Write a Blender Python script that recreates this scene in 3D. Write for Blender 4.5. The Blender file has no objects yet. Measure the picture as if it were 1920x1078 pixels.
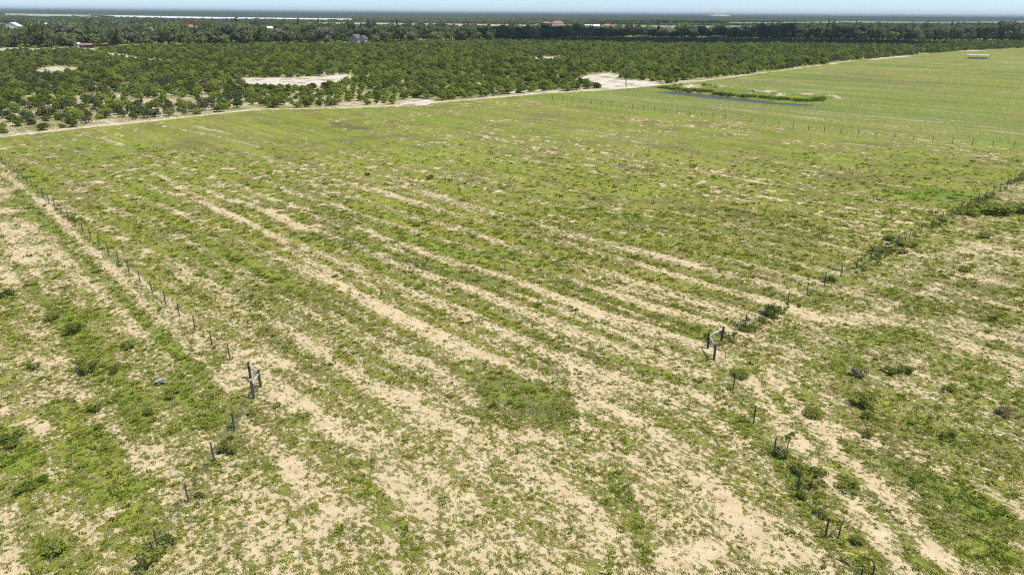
import bpy, math, random
import numpy as np
from mathutils import Matrix, Vector

random.seed(7)
rng = np.random.default_rng(7)
SC = bpy.context.scene
COL = SC.collection

# ------------------------------------------------------------------ camera
CAM_H = 25.0                       # drone height above the pasture
FOC = 1280.0                       # focal length for a 1920 px wide frame (24 mm on 36 mm)
PITCH = math.atan((539 - 25.3) / FOC)
ROLL = math.radians(0.42)
cam_data = bpy.data.cameras.new('camera')
cam_data.lens = 24.0
cam_data.sensor_width = 36.0
cam_data.clip_start = 0.5
cam_data.clip_end = 60000
cam = bpy.data.objects.new('camera', cam_data)
COL.objects.link(cam)
cam.matrix_world = (Matrix.Translation((0, 0, CAM_H)) @ Matrix.Rotation(math.pi / 2 - PITCH, 4, 'X')
                    @ Matrix.Rotation(ROLL, 4, 'Z'))
SC.camera = cam

# ------------------------------------------------------------------ sky, sun, exposure
SUN_AZ = math.radians(104)         # clockwise from the viewing direction (+Y)
SUN_EL = math.radians(66)
world = bpy.data.worlds.new('World')
SC.world = world
world.use_nodes = True
wn = world.node_tree
wn.nodes.clear()
sky = wn.nodes.new('ShaderNodeTexSky')
sky.sky_type = 'NISHITA'
sky.sun_disc = False
sky.sun_elevation = SUN_EL
sky.sun_rotation = SUN_AZ
sky.altitude = 30
sky.air_density = 0.5
sky.dust_density = 0.35
sky.ozone_density = 4.0
bg = wn.nodes.new('ShaderNodeBackground')
bg.inputs['Strength'].default_value = 0.15
wo = wn.nodes.new('ShaderNodeOutputWorld')
wn.links.new(sky.outputs[0], bg.inputs[0])
wn.links.new(bg.outputs[0], wo.inputs[0])
sun_d = bpy.data.lights.new('sun', 'SUN')
sun_d.energy = 4.4
sun_d.angle = math.radians(0.53)
sun_d.color = (1.0, 0.955, 0.88)
sun = bpy.data.objects.new('sun', sun_d)
COL.objects.link(sun)
to_sun = Vector((math.sin(SUN_AZ) * math.cos(SUN_EL), math.cos(SUN_AZ) * math.cos(SUN_EL), math.sin(SUN_EL)))
sun.rotation_euler = to_sun.to_track_quat('Z', 'Y').to_euler()
sun.location = (40, -20, 80)
SC.view_settings.view_transform = 'Standard'
SC.view_settings.look = 'None'
SC.view_settings.gamma = 1.0
SC.view_settings.exposure = 0.24
SC.render.engine = 'CYCLES'
SC.cycles.max_bounces = 5
SC.cycles.diffuse_bounces = 2
SC.cycles.transparent_max_bounces = 6
SC.cycles.volume_bounces = 0
SC.cycles.use_denoising = False
SC.cycles.filter_width = 1.1
SC.cycles.caustics_reflective = False
SC.cycles.caustics_refractive = False

# ------------------------------------------------------------------ helpers
_cr, _sr = math.cos(ROLL), math.sin(ROLL)
_cp, _sp = math.cos(PITCH), math.sin(PITCH)


def gp(x, y, z=0.0):
    """Survey: photograph pixel -> point on the flat land (metres)."""
    u, v = x - 960.0, y - 539.0
    u, v = _cr * u + _sr * v, -_sr * u + _cr * v
    dz = -(FOC * _sp + v * _cp)
    k = (z - CAM_H) / dz
    return (u * k, (FOC * _cp - v * _sp) * k)


def gpoly(pts):
    return np.array([gp(*p) for p in pts])


def tag(o, label=None, cat=None, group=None, kind=None):
    if label:
        o['label'] = label
    if cat:
        o['category'] = cat
    if group:
        o['group'] = group
    if kind:
        o['kind'] = kind
    return o


def mesh_of(name, verts, faces, mat=None, smooth=False):
    me = bpy.data.meshes.new(name)
    v = np.asarray(verts, dtype=np.float32)
    if isinstance(faces, np.ndarray) and faces.ndim == 2:
        n, k = faces.shape
        me.vertices.add(len(v))
        me.vertices.foreach_set('co', v.ravel())
        me.loops.add(n * k)
        me.loops.foreach_set('vertex_index', faces.astype(np.int32).ravel())
        me.polygons.add(n)
        me.polygons.foreach_set('loop_start', np.arange(0, n * k, k, dtype=np.int32))
        me.update(calc_edges=True)
    else:
        me.from_pydata([tuple(p) for p in v], [], [tuple(f) for f in faces])
        me.update()
    if smooth:
        me.polygons.foreach_set('use_smooth', np.ones(len(me.polygons), dtype=bool))
    if mat:
        me.materials.append(mat)
    return me


def link(name, data, parent=None, loc=None):
    o = bpy.data.objects.new(name, data)
    COL.objects.link(o)
    if parent:
        o.parent = parent
    if loc is not None:
        o.location = loc
    return o


class MB:
    """Collects boxes, prisms and tubes into one mesh."""

    def __init__(s):
        s.v, s.f = [], []

    def add(s, v, f):
        n = len(s.v)
        s.v += [tuple(p) for p in v]
        s.f += [tuple(i + n for i in q) for q in f]
        return s

    def box(s, x0, y0, z0, x1, y1, z1):
        v = [(x0, y0, z0), (x1, y0, z0), (x1, y1, z0), (x0, y1, z0), (x0, y0, z1), (x1, y0, z1), (x1, y1, z1), (x0, y1, z1)]
        return s.add(v, [(0, 3, 2, 1), (4, 5, 6, 7), (0, 1, 5, 4), (1, 2, 6, 5), (2, 3, 7, 6), (3, 0, 4, 7)])

    def tube(s, pts, rad, n=6, cap=True):
        pts = [Vector(p) for p in pts]
        rads = rad if isinstance(rad, (list, tuple)) else [rad] * len(pts)
        v, f = [], []
        for i, p in enumerate(pts):
            d = (pts[min(i + 1, len(pts) - 1)] - pts[max(i - 1, 0)]).normalized()
            a = d.cross(Vector((0.31, 0.95, 0.07)))
            if a.length < 1e-3:
                a = d.cross(Vector((1, 0, 0)))
            a.normalize()
            b = d.cross(a)
            for k in range(n):
                t = 2 * math.pi * k / n
                v.append(p + (a * math.cos(t) + b * math.sin(t)) * rads[i])
        for i in range(len(pts) - 1):
            for k in range(n):
                f.append((i * n + k, i * n + (k + 1) % n, (i + 1) * n + (k + 1) % n, (i + 1) * n + k))
        if cap:
            f.append(tuple(range(n - 1, -1, -1)))
            f.append(tuple(range((len(pts) - 1) * n, len(pts) * n)))
        return s.add(v, f)

    def mesh(s, name, mat, smooth=False):
        return mesh_of(name, s.v, s.f, mat, smooth)


# vectorised noise -----------------------------------------------------------
def _hash(ix, iy, seed):
    h = (ix.astype(np.int64) * 374761393 + iy.astype(np.int64) * 668265263 + seed * 1442695041) & 0xFFFFFFFF
    h = ((h ^ (h >> 13)) * 1274126177) & 0xFFFFFFFF
    return ((h ^ (h >> 16)) & 0xFFFF) / 65535.0


def vnoise(x, y, seed=0):
    ix, iy = np.floor(x), np.floor(y)
    fx, fy = x - ix, y - iy
    fx, fy = fx * fx * (3 - 2 * fx), fy * fy * (3 - 2 * fy)
    a = _hash(ix, iy, seed)
    b = _hash(ix + 1, iy, seed)
    c = _hash(ix, iy + 1, seed)
    d = _hash(ix + 1, iy + 1, seed)
    return (a + (b - a) * fx) * (1 - fy) + (c + (d - c) * fx) * fy


def fbm(x, y, seed=0, octv=4):
    t, amp, tot = np.zeros_like(x), 1.0, 0.0
    for o in range(octv):
        t += amp * vnoise(x * 2 ** o + 17.3 * o, y * 2 ** o - 9.1 * o, seed + o * 31)
        tot += amp
        amp *= 0.55
    return t / tot


def sstep(a, b, x):
    t = np.clip((x - a) / (b - a), 0, 1)
    return t * t * (3 - 2 * t)


def inpoly(x, y, poly):
    r = np.zeros(x.shape, dtype=bool)
    n = len(poly)
    for i in range(n):
        x0, y0 = poly[i]
        x1, y1 = poly[(i + 1) % n]
        c = (y0 > y) != (y1 > y)
        if y1 != y0:
            r ^= c & (x < (x1 - x0) * (y - y0) / (y1 - y0) + x0)
    return r


def segdist(x, y, pl):
    """Distance to a polyline given in metres."""
    best = np.full(x.shape, 1e9)
    for (x0, y0), (x1, y1) in zip(pl[:-1], pl[1:]):
        dx, dy = x1 - x0, y1 - y0
        t = np.clip(((x - x0) * dx + (y - y0) * dy) / (dx * dx + dy * dy + 1e-9), 0, 1)
        best = np.minimum(best, np.hypot(x - x0 - t * dx, y - y0 - t * dy))
    return best


# ------------------------------------------------------------------ materials
def mat_new(name):
    m = bpy.data.materials.new(name)
    m.use_nodes = True
    nt = m.node_tree
    nt.nodes.clear()
    out = nt.nodes.new('ShaderNodeOutputMaterial')
    return m, nt, out


def node(nt, kind, **kw):
    n = nt.nodes.new(kind)
    for k, v in kw.items():
        if k in n.inputs:
            n.inputs[k].default_value = v
        else:
            setattr(n, k, v)
    return n


def ramp(nt, fac, stops):
    r = nt.nodes.new('ShaderNodeValToRGB')
    e = r.color_ramp.elements
    while len(e) < len(stops):
        e.new(0.5)
    for k, (p, c) in enumerate(stops):
        e[k].position = p
        e[k].color = (*c, 1)
    nt.links.new(fac, r.inputs[0])
    return r.outputs[0]


def mixc(nt, fac, a, b):
    m = nt.nodes.new('ShaderNodeMix')
    m.data_type = 'RGBA'
    for sock, val in ((m.inputs[0], fac), (m.inputs[6], a), (m.inputs[7], b)):
        if isinstance(val, (int, float)):
            sock.default_value = val
        elif isinstance(val, tuple):
            sock.default_value = (*val, 1)
        else:
            nt.links.new(val, sock)
    return m.outputs[2]


def mth(nt, op, a, b=None, c=None, clamp=False):
    m = nt.nodes.new('ShaderNodeMath')
    m.operation = op
    m.use_clamp = clamp
    for i, val in enumerate((a, b, c)):
        if val is None:
            continue
        if isinstance(val, (int, float)):
            m.inputs[i].default_value = val
        else:
            nt.links.new(val, m.inputs[i])
    return m.outputs[0]


def noise(nt, vec, scale, detail=2.0, rough=0.55, dim='3D'):
    n = nt.nodes.new('ShaderNodeTexNoise')
    n.inputs['Scale'].default_value = scale
    n.inputs['Detail'].default_value = detail
    n.inputs['Roughness'].default_value = rough
    if vec is not None:
        nt.links.new(vec, n.inputs['Vector'])
    return n.outputs['Fac']


def simple_mat(name, col, var=0.25, scale=6.0, rough=0.85, metal=0.0, bump=0.0):
    m, nt, out = mat_new(name)
    tc = nt.nodes.new('ShaderNodeTexCoord')
    f = noise(nt, tc.outputs['Object'], scale, 5.0, 0.65)
    oi = nt.nodes.new('ShaderNodeObjectInfo')
    f2 = mth(nt, 'ADD', mth(nt, 'MULTIPLY', f, 0.7), mth(nt, 'MULTIPLY', oi.outputs['Random'], 0.3))
    dark = tuple(c * (1 - var) for c in col)
    lite = tuple(min(1, c * (1 + var)) for c in col)
    c = ramp(nt, f2, [(0.28, dark), (0.72, lite)])
    b = node(nt, 'ShaderNodeBsdfPrincipled', Roughness=rough, Metallic=metal)
    nt.links.new(c, b.inputs['Base Color'])
    if bump:
        bp = node(nt, 'ShaderNodeBump', Strength=bump, Distance=0.02)
        nt.links.new(f, bp.inputs['Height'])
        nt.links.new(bp.outputs[0], b.inputs['Normal'])
    nt.links.new(b.outputs[0], out.inputs[0])
    return m


def leaf_mat(name, cols, transl=0.3, nscale=0.7, rnd=0.55):
    """cols: dark, mid, light leaf colours; varied per plant and through the crown."""
    m, nt, out = mat_new(name)
    oi = nt.nodes.new('ShaderNodeObjectInfo')
    geo = nt.nodes.new('ShaderNodeNewGeometry')
    tc = nt.nodes.new('ShaderNodeTexCoord')
    n1 = noise(nt, tc.outputs['Object'], nscale, 3.0, 0.6)
    f = mth(nt, 'ADD', mth(nt, 'MULTIPLY', n1, 1.0 - rnd), mth(nt, 'MULTIPLY', oi.outputs['Random'], rnd))
    isl = mth(nt, 'MULTIPLY', mth(nt, 'SUBTRACT', geo.outputs['Random Per Island'], 0.5), 0.35)
    f = mth(nt, 'ADD', f, isl)
    c = ramp(nt, f, [(0.2, cols[0]), (0.5, cols[1]), (0.8, cols[2])])
    d = node(nt, 'ShaderNodeBsdfDiffuse')
    t = node(nt, 'ShaderNodeBsdfTranslucent')
    nt.links.new(c, d.inputs[0])
    nt.links.new(mixc(nt, 0.5, c, (cols[2][0] * 1.3, cols[2][1] * 1.4, cols[2][2] * 0.7)), t.inputs[0])
    mx = node(nt, 'ShaderNodeMixShader')
    mx.inputs[0].default_value = transl
    nt.links.new(d.outputs[0], mx.inputs[1])
    nt.links.new(t.outputs[0], mx.inputs[2])
    nt.links.new(mx.outputs[0], out.inputs[0])
    return m


M = {}
M['citrus'] = leaf_mat('citrus_leaves', ((0.098, 0.122, 0.040), (0.190, 0.238, 0.056), (0.310, 0.368, 0.082)), 0.4, 0.7, 0.75)
M['citrus_grey'] = leaf_mat('thin_citrus_leaves', ((0.090, 0.100, 0.055), (0.130, 0.145, 0.075), (0.180, 0.195, 0.100)), 0.25)
M['oak'] = leaf_mat('oak_leaves', ((0.085, 0.105, 0.052), (0.155, 0.185, 0.078), (0.250, 0.280, 0.105)), 0.28, 0.25)
M['oak_far'] = leaf_mat('far_wood_leaves', ((0.055, 0.075, 0.042), (0.100, 0.130, 0.062), (0.170, 0.200, 0.085)), 0.2, 0.15)
M['forest'] = leaf_mat('forest_canopy', ((0.014, 0.026, 0.016), (0.032, 0.050, 0.026), (0.066, 0.088, 0.042)), 0.0, 0.012)  # darkened for the shade among crowns, which the canopy sheet does not cast
M['oak_light'] = leaf_mat('light_oak_leaves', ((0.110, 0.145, 0.050), (0.190, 0.235, 0.072), (0.290, 0.330, 0.105)), 0.28, 0.25)
M['oak_grey'] = leaf_mat('grey_oak_leaves', ((0.100, 0.112, 0.078), (0.170, 0.188, 0.125), (0.250, 0.268, 0.175)), 0.28, 0.25)
M['weed'] = leaf_mat('weed_leaves', ((0.105, 0.135, 0.030), (0.195, 0.235, 0.050), (0.320, 0.345, 0.088)), 0.35, 2.5, 0.45)
M['weed_grey'] = leaf_mat('dry_weed_stems', ((0.14, 0.11, 0.055), (0.23, 0.185, 0.10), (0.34, 0.285, 0.17)), 0.2, 3.0)
M['reed'] = leaf_mat('reed_leaves', ((0.095, 0.130, 0.028), (0.160, 0.200, 0.038), (0.250, 0.270, 0.065)), 0.3, 0.5)
M['agave'] = leaf_mat('pale_blue_green_leaves', ((0.30, 0.36, 0.34), (0.42, 0.48, 0.46), (0.56, 0.62, 0.60)), 0.1, 2.0)
M['bark'] = simple_mat('bark', (0.075, 0.060, 0.048), 0.35, 9.0, 0.95, 0, 0.5)
M['post'] = simple_mat('weathered_post_wood', (0.080, 0.066, 0.052), 0.4, 14.0, 0.9, 0, 0.5)
M['post_brown'] = simple_mat('brown_stake_wood', (0.075, 0.035, 0.026), 0.3, 14.0, 0.9, 0, 0.4)
M['wire'] = simple_mat('galvanised_wire', (0.34, 0.35, 0.36), 0.2, 30.0, 0.45, 0.7)
M['pipe'] = simple_mat('galvanised_pipe', (0.60, 0.62, 0.64), 0.12, 8.0, 0.45, 0.35)
M['white_paint'] = simple_mat('white_paint', (0.78, 0.78, 0.77), 0.06, 1.2, 0.6)
M['white_roof'] = simple_mat('white_metal_roof', (0.80, 0.81, 0.82), 0.06, 0.9, 0.45)
M['grey_wall'] = simple_mat('grey_boards', (0.42, 0.41, 0.45), 0.08, 1.5, 0.8)
M['grey_roof'] = simple_mat('dark_grey_shingles', (0.115, 0.105, 0.125), 0.2, 2.5, 0.9)
M['red_roof'] = simple_mat('faded_red_roof', (0.31, 0.165, 0.135), 0.25, 1.2, 0.8)
M['orange_roof'] = simple_mat('orange_tile_roof', (0.48, 0.19, 0.11), 0.22, 1.0, 0.85)
M['cream_wall'] = simple_mat('cream_stucco', (0.60, 0.56, 0.48), 0.08, 1.0, 0.85)
M['brown_wall'] = simple_mat('dark_timber', (0.10, 0.06, 0.045), 0.25, 2.0, 0.9)
M['tin'] = simple_mat('pale_tin_roof', (0.42, 0.40, 0.35), 0.12, 1.2, 0.6)
M['glass'] = simple_mat('window_glass', (0.03, 0.035, 0.045), 0.2, 1.0, 0.12)
M['yellow'] = simple_mat('yellow_plastic', (0.80, 0.68, 0.06), 0.12, 9.0, 0.55)
M['cloud'] = simple_mat('cloud', (0.85, 0.86, 0.88), 0.03, 0.01, 1.0)


def water_mat():
    m, nt, out = mat_new('pond_water')
    tc = nt.nodes.new('ShaderNodeTexCoord')
    f = noise(nt, tc.outputs['Object'], 1.4, 3.0)
    b = node(nt, 'ShaderNodeBsdfPrincipled', Roughness=0.4)
    b.inputs['Base Color'].default_value = (0.085, 0.092, 0.078, 1)
    b.inputs['Specular IOR Level'].default_value = 0.1
    bp = node(nt, 'ShaderNodeBump', Strength=0.12, Distance=0.05)
    nt.links.new(f, bp.inputs['Height'])
    nt.links.new(bp.outputs[0], b.inputs['Normal'])
    nt.links.new(b.outputs[0], out.inputs[0])
    return m


M['water'] = water_mat()


def ground_mat():
    """Sand with grass cover. Attribute 'land': R cover, G lushness, B dead brown grass, A white sand."""
    m, nt, out = mat_new('sandy_pasture')
    geo = nt.nodes.new('ShaderNodeNewGeometry')
    pos = geo.outputs['Position']
    at = nt.nodes.new('ShaderNodeAttribute')
    at.attribute_name = 'land'
    sep = nt.nodes.new('ShaderNodeSeparateColor')
    nt.links.new(at.outputs['Color'], sep.inputs[0])
    cover, lush, dead, white = sep.outputs[0], sep.outputs[1], sep.outputs[2], at.outputs['Alpha']
    mp = nt.nodes.new('ShaderNodeMapping')
    mp.vector_type = 'TEXTURE'
    mp.inputs['Rotation'].default_value = (0, 0, math.radians(-47))
    mp.inputs['Scale'].default_value = (1.25, 1.0, 1.0)
    nt.links.new(pos, mp.inputs['Vector'])
    row = mp.outputs[0]
    mq = nt.nodes.new('ShaderNodeMapping')
    mq.vector_type = 'TEXTURE'
    mq.inputs['Rotation'].default_value = (0, 0, math.radians(-47))
    mq.inputs['Scale'].default_value = (24.0, 1.5, 1.0)
    nt.links.new(pos, mq.inputs['Vector'])
    streak = noise(nt, mq.outputs[0], 1.0, 4.0, 0.62)
    mw = nt.nodes.new('ShaderNodeMapping')
    mw.vector_type = 'TEXTURE'
    mw.inputs['Rotation'].default_value = (0, 0, math.radians(-47))
    mw.inputs['Scale'].default_value = (60.0, 6.0, 1.0)
    nt.links.new(pos, mw.inputs['Vector'])
    swath = noise(nt, mw.outputs[0], 1.0, 4.0, 0.6)
    a = noise(nt, row, 1.3, 3.0, 0.6)
    b = noise(nt, row, 3.4, 3.0, 0.62)
    c = noise(nt, pos, 17.0, 2.0, 0.6)
    fine = mth(nt, 'ADD', mth(nt, 'ADD', mth(nt, 'MULTIPLY', a, 0.24), mth(nt, 'MULTIPLY', b, 0.48)), mth(nt, 'MULTIPLY', c, 0.28))
    # cover + fine relief of the sward -> grass or sand
    x = mth(nt, 'ADD', cover, mth(nt, 'MULTIPLY', mth(nt, 'SUBTRACT', fine, 0.5), 5.2))
    x = mth(nt, 'ADD', x, mth(nt, 'MULTIPLY', mth(nt, 'SUBTRACT', streak, 0.5), 1.1))
    mr = nt.nodes.new('ShaderNodeMapRange')
    mr.interpolation_type = 'SMOOTHSTEP'
    mr.inputs['From Min'].default_value = 0.48
    mr.inputs['From Max'].default_value = 0.92
    nt.links.new(x, mr.inputs['Value'])
    g = mr.outputs[0]
    ms = nt.nodes.new('ShaderNodeMapRange')
    ms.interpolation_type = 'SMOOTHSTEP'
    ms.inputs['From Min'].default_value = 0.16
    ms.inputs['From Max'].default_value = 0.50
    nt.links.new(x, ms.inputs['Value'])
    litter = ms.outputs[0]
    big = noise(nt, pos, 0.09, 4.0, 0.6)
    mid = noise(nt, pos, 0.8, 4.0, 0.65)
    # grass colours
    dry = ramp(nt, mth(nt, 'ADD', mth(nt, 'MULTIPLY', mid, 0.28), mth(nt, 'ADD', mth(nt, 'ADD', mth(nt, 'MULTIPLY', streak, 0.26), mth(nt, 'MULTIPLY', swath, 0.20)), mth(nt, 'MULTIPLY', c, 0.26))),
               [(0.36, (0.108, 0.116, 0.014)), (0.5, (0.242, 0.250, 0.032)), (0.64, (0.410, 0.392, 0.084))])
    fresh = ramp(nt, mth(nt, 'ADD', mth(nt, 'MULTIPLY', mid, 0.28), mth(nt, 'ADD', mth(nt, 'ADD', mth(nt, 'MULTIPLY', streak, 0.26), mth(nt, 'MULTIPLY', swath, 0.20)), mth(nt, 'MULTIPLY', c, 0.26))),
                 [(0.36, (0.078, 0.130, 0.012)), (0.5, (0.160, 0.238, 0.026)), (0.64, (0.285, 0.358, 0.056))])
    lf = mth(nt, 'ADD', lush, mth(nt, 'MULTIPLY', mth(nt, 'SUBTRACT', big, 0.5), 0.9), clamp=True)
    grass = mixc(nt, lf, dry, fresh)
    brown = ramp(nt, c, [(0.3, (0.070, 0.060, 0.034)), (0.7, (0.19, 0.15, 0.075))])
    grass = mixc(nt, mth(nt, 'MULTIPLY', dead, 0.85), grass, brown)
    # sand colours
    tan = ramp(nt, mth(nt, 'ADD', mth(nt, 'MULTIPLY', mid, 0.6), mth(nt, 'MULTIPLY', b, 0.4)),
               [(0.3, (0.450, 0.330, 0.172)), (0.55, (0.622, 0.476, 0.282)), (0.75, (0.740, 0.598, 0.405))])
    pale = ramp(nt, mid, [(0.3, (0.50, 0.44, 0.37)), (0.7, (0.74, 0.69, 0.62))])
    sand = mixc(nt, white, tan, pale)
    # straw litter between the tufts
    straw = mth(nt, 'MULTIPLY', mth(nt, 'GREATER_THAN', c, 0.56), 0.45)
    sand = mixc(nt, mth(nt, 'MULTIPLY', straw, mth(nt, 'SUBTRACT', 1.0, white)), sand, (0.56, 0.49, 0.21))
    thin = ramp(nt, mid, [(0.3, (0.330, 0.290, 0.110)), (0.7, (0.500, 0.450, 0.205))])
    sand = mixc(nt, mth(nt, 'MULTIPLY', litter, 0.75), sand, thin)
    colr = mixc(nt, g, sand, grass)
    bs = node(nt, 'ShaderNodeBsdfPrincipled', Roughness=0.95)
    bs.inputs['Specular IOR Level'].default_value = 0.15
    nt.links.new(colr, bs.inputs['Base Color'])
    h = mth(nt, 'ADD', mth(nt, 'MULTIPLY', g, 0.10), mth(nt, 'MULTIPLY', b, 0.09))
    h = mth(nt, 'ADD', h, mth(nt, 'MULTIPLY', c, 0.035))
    bp = node(nt, 'ShaderNodeBump', Strength=0.9, Distance=1.0)
    nt.links.new(h, bp.inputs['Height'])
    nt.links.new(bp.outputs[0], bs.inputs['Normal'])
    nt.links.new(bs.outputs[0], out.inputs[0])
    return m


M['ground'] = ground_mat()


def field_mat(name, c0, c1, sc=0.02):
    m, nt, out = mat_new(name)
    geo = nt.nodes.new('ShaderNodeNewGeometry')
    mp = nt.nodes.new('ShaderNodeMapping')
    mp.inputs['Scale'].default_value = (0.35, 1.0, 1.0)
    nt.links.new(geo.outputs['Position'], mp.inputs['Vector'])
    f = noise(nt, mp.outputs[0], sc, 4.0, 0.6)
    b = node(nt, 'ShaderNodeBsdfPrincipled', Roughness=0.9)
    nt.links.new(ramp(nt, f, [(0.35, c0), (0.65, c1)]), b.inputs['Base Color'])
    nt.links.new(b.outputs[0], out.inputs[0])
    return m


M['field_white'] = field_mat('white_sheeted_rows', (0.62, 0.62, 0.62), (0.85, 0.86, 0.88))
M['field_tan'] = field_mat('pale_bare_field', (0.34, 0.32, 0.22), (0.55, 0.49, 0.37))
M['field_green'] = field_mat('pale_green_field', (0.17, 0.20, 0.10), (0.33, 0.34, 0.20))

# ------------------------------------------------------------------ survey of the place (metres)
ROW_T = np.array([math.sin(math.radians(137)), math.cos(math.radians(137))])     # along the old furrows
ROW_S = np.array([math.cos(math.radians(47)), math.sin(math.radians(47))])       # across them
LEFT_LINE = gpoly([(489, 725), (5, 304)])
L_CORNER, R_CORNER = np.array(gp(489, 725)), np.array(gp(1327, 652))
L_END = L_CORNER + (np.array(gp(5, 305)) - L_CORNER) * 1.10
R_END = R_CORNER + (np.array(gp(1912, 338)) - R_CORNER) * 1.10
FAR_FENCE = gpoly([(1036, 188), (1083.9, 192.6), (1183.9, 204.1), (1298.8, 217.2), (1453.7, 237.8), (1616, 256), (1747, 267.7), (1918, 278.5)])
EDGE_PX = [(-160, 278), (0, 258), (140, 243), (300, 227), (480, 207), (620, 204), (740, 200), (880, 188), (1020, 176), (1130, 170),
           (1240, 161), (1340, 150), (1440, 136.5), (1600, 115.5), (1740, 102), (1830, 95.5), (2000, 88)]
EDGE = gpoly(EDGE_PX)              # near edge of the grove's sandy track
POND = gpoly([(1228, 171.5), (1290, 178.5), (1340, 184), (1440, 194), (1500, 197.5), (1545, 195), (1510, 193.5), (1450, 189.5), (1400, 184), (1320, 175.5), (1262, 170)])
GROVE = np.vstack([EDGE, gpoly([(2000, 80), (1700, 79.5), (1440, 76), (1200, 73), (1000, 74), (840, 81), (640, 84), (420, 87), (230, 91), (175, 95), (0, 99.5), (-160, 103)])])
CLEAR = [gpoly(p) for p in (
    [(436, 157), (470, 147), (560, 146.5), (650, 141), (668, 147), (650, 155), (600, 161), (540, 167), (470, 164)],
    [(985, 111), (1010, 107.5), (1050, 107), (1056, 111), (1020, 113.5), (988, 113)],
    [(1082, 151), (1100, 142), (1140, 137), (1166, 141), (1150, 149), (1232, 154), (1238, 161), (1180, 166), (1128, 165), (1120, 158)],
    [(292, 119), (300, 113), (324, 114), (322, 120)],
    [(740, 201), (760, 190), (800, 187), (815, 192), (800, 198)],
    [(60, 143), (75, 131), (100, 124), (150, 131), (140, 137), (90, 142)],
)]
LANE = gpoly([(160, 90), (176, 98), (215, 103.5), (252, 110), (300, 117)])


def rowst(x, y):
    return x * ROW_S[0] + y * ROW_S[1], x * ROW_T[0] + y * ROW_T[1]


def side(x, y, a, b):
    """>0 on the left of the line a->b."""
    return ((b[0] - a[0]) * (y - a[1]) - (b[1] - a[1]) * (x - a[0])) / math.hypot(b[0] - a[0], b[1] - a[1])


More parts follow.
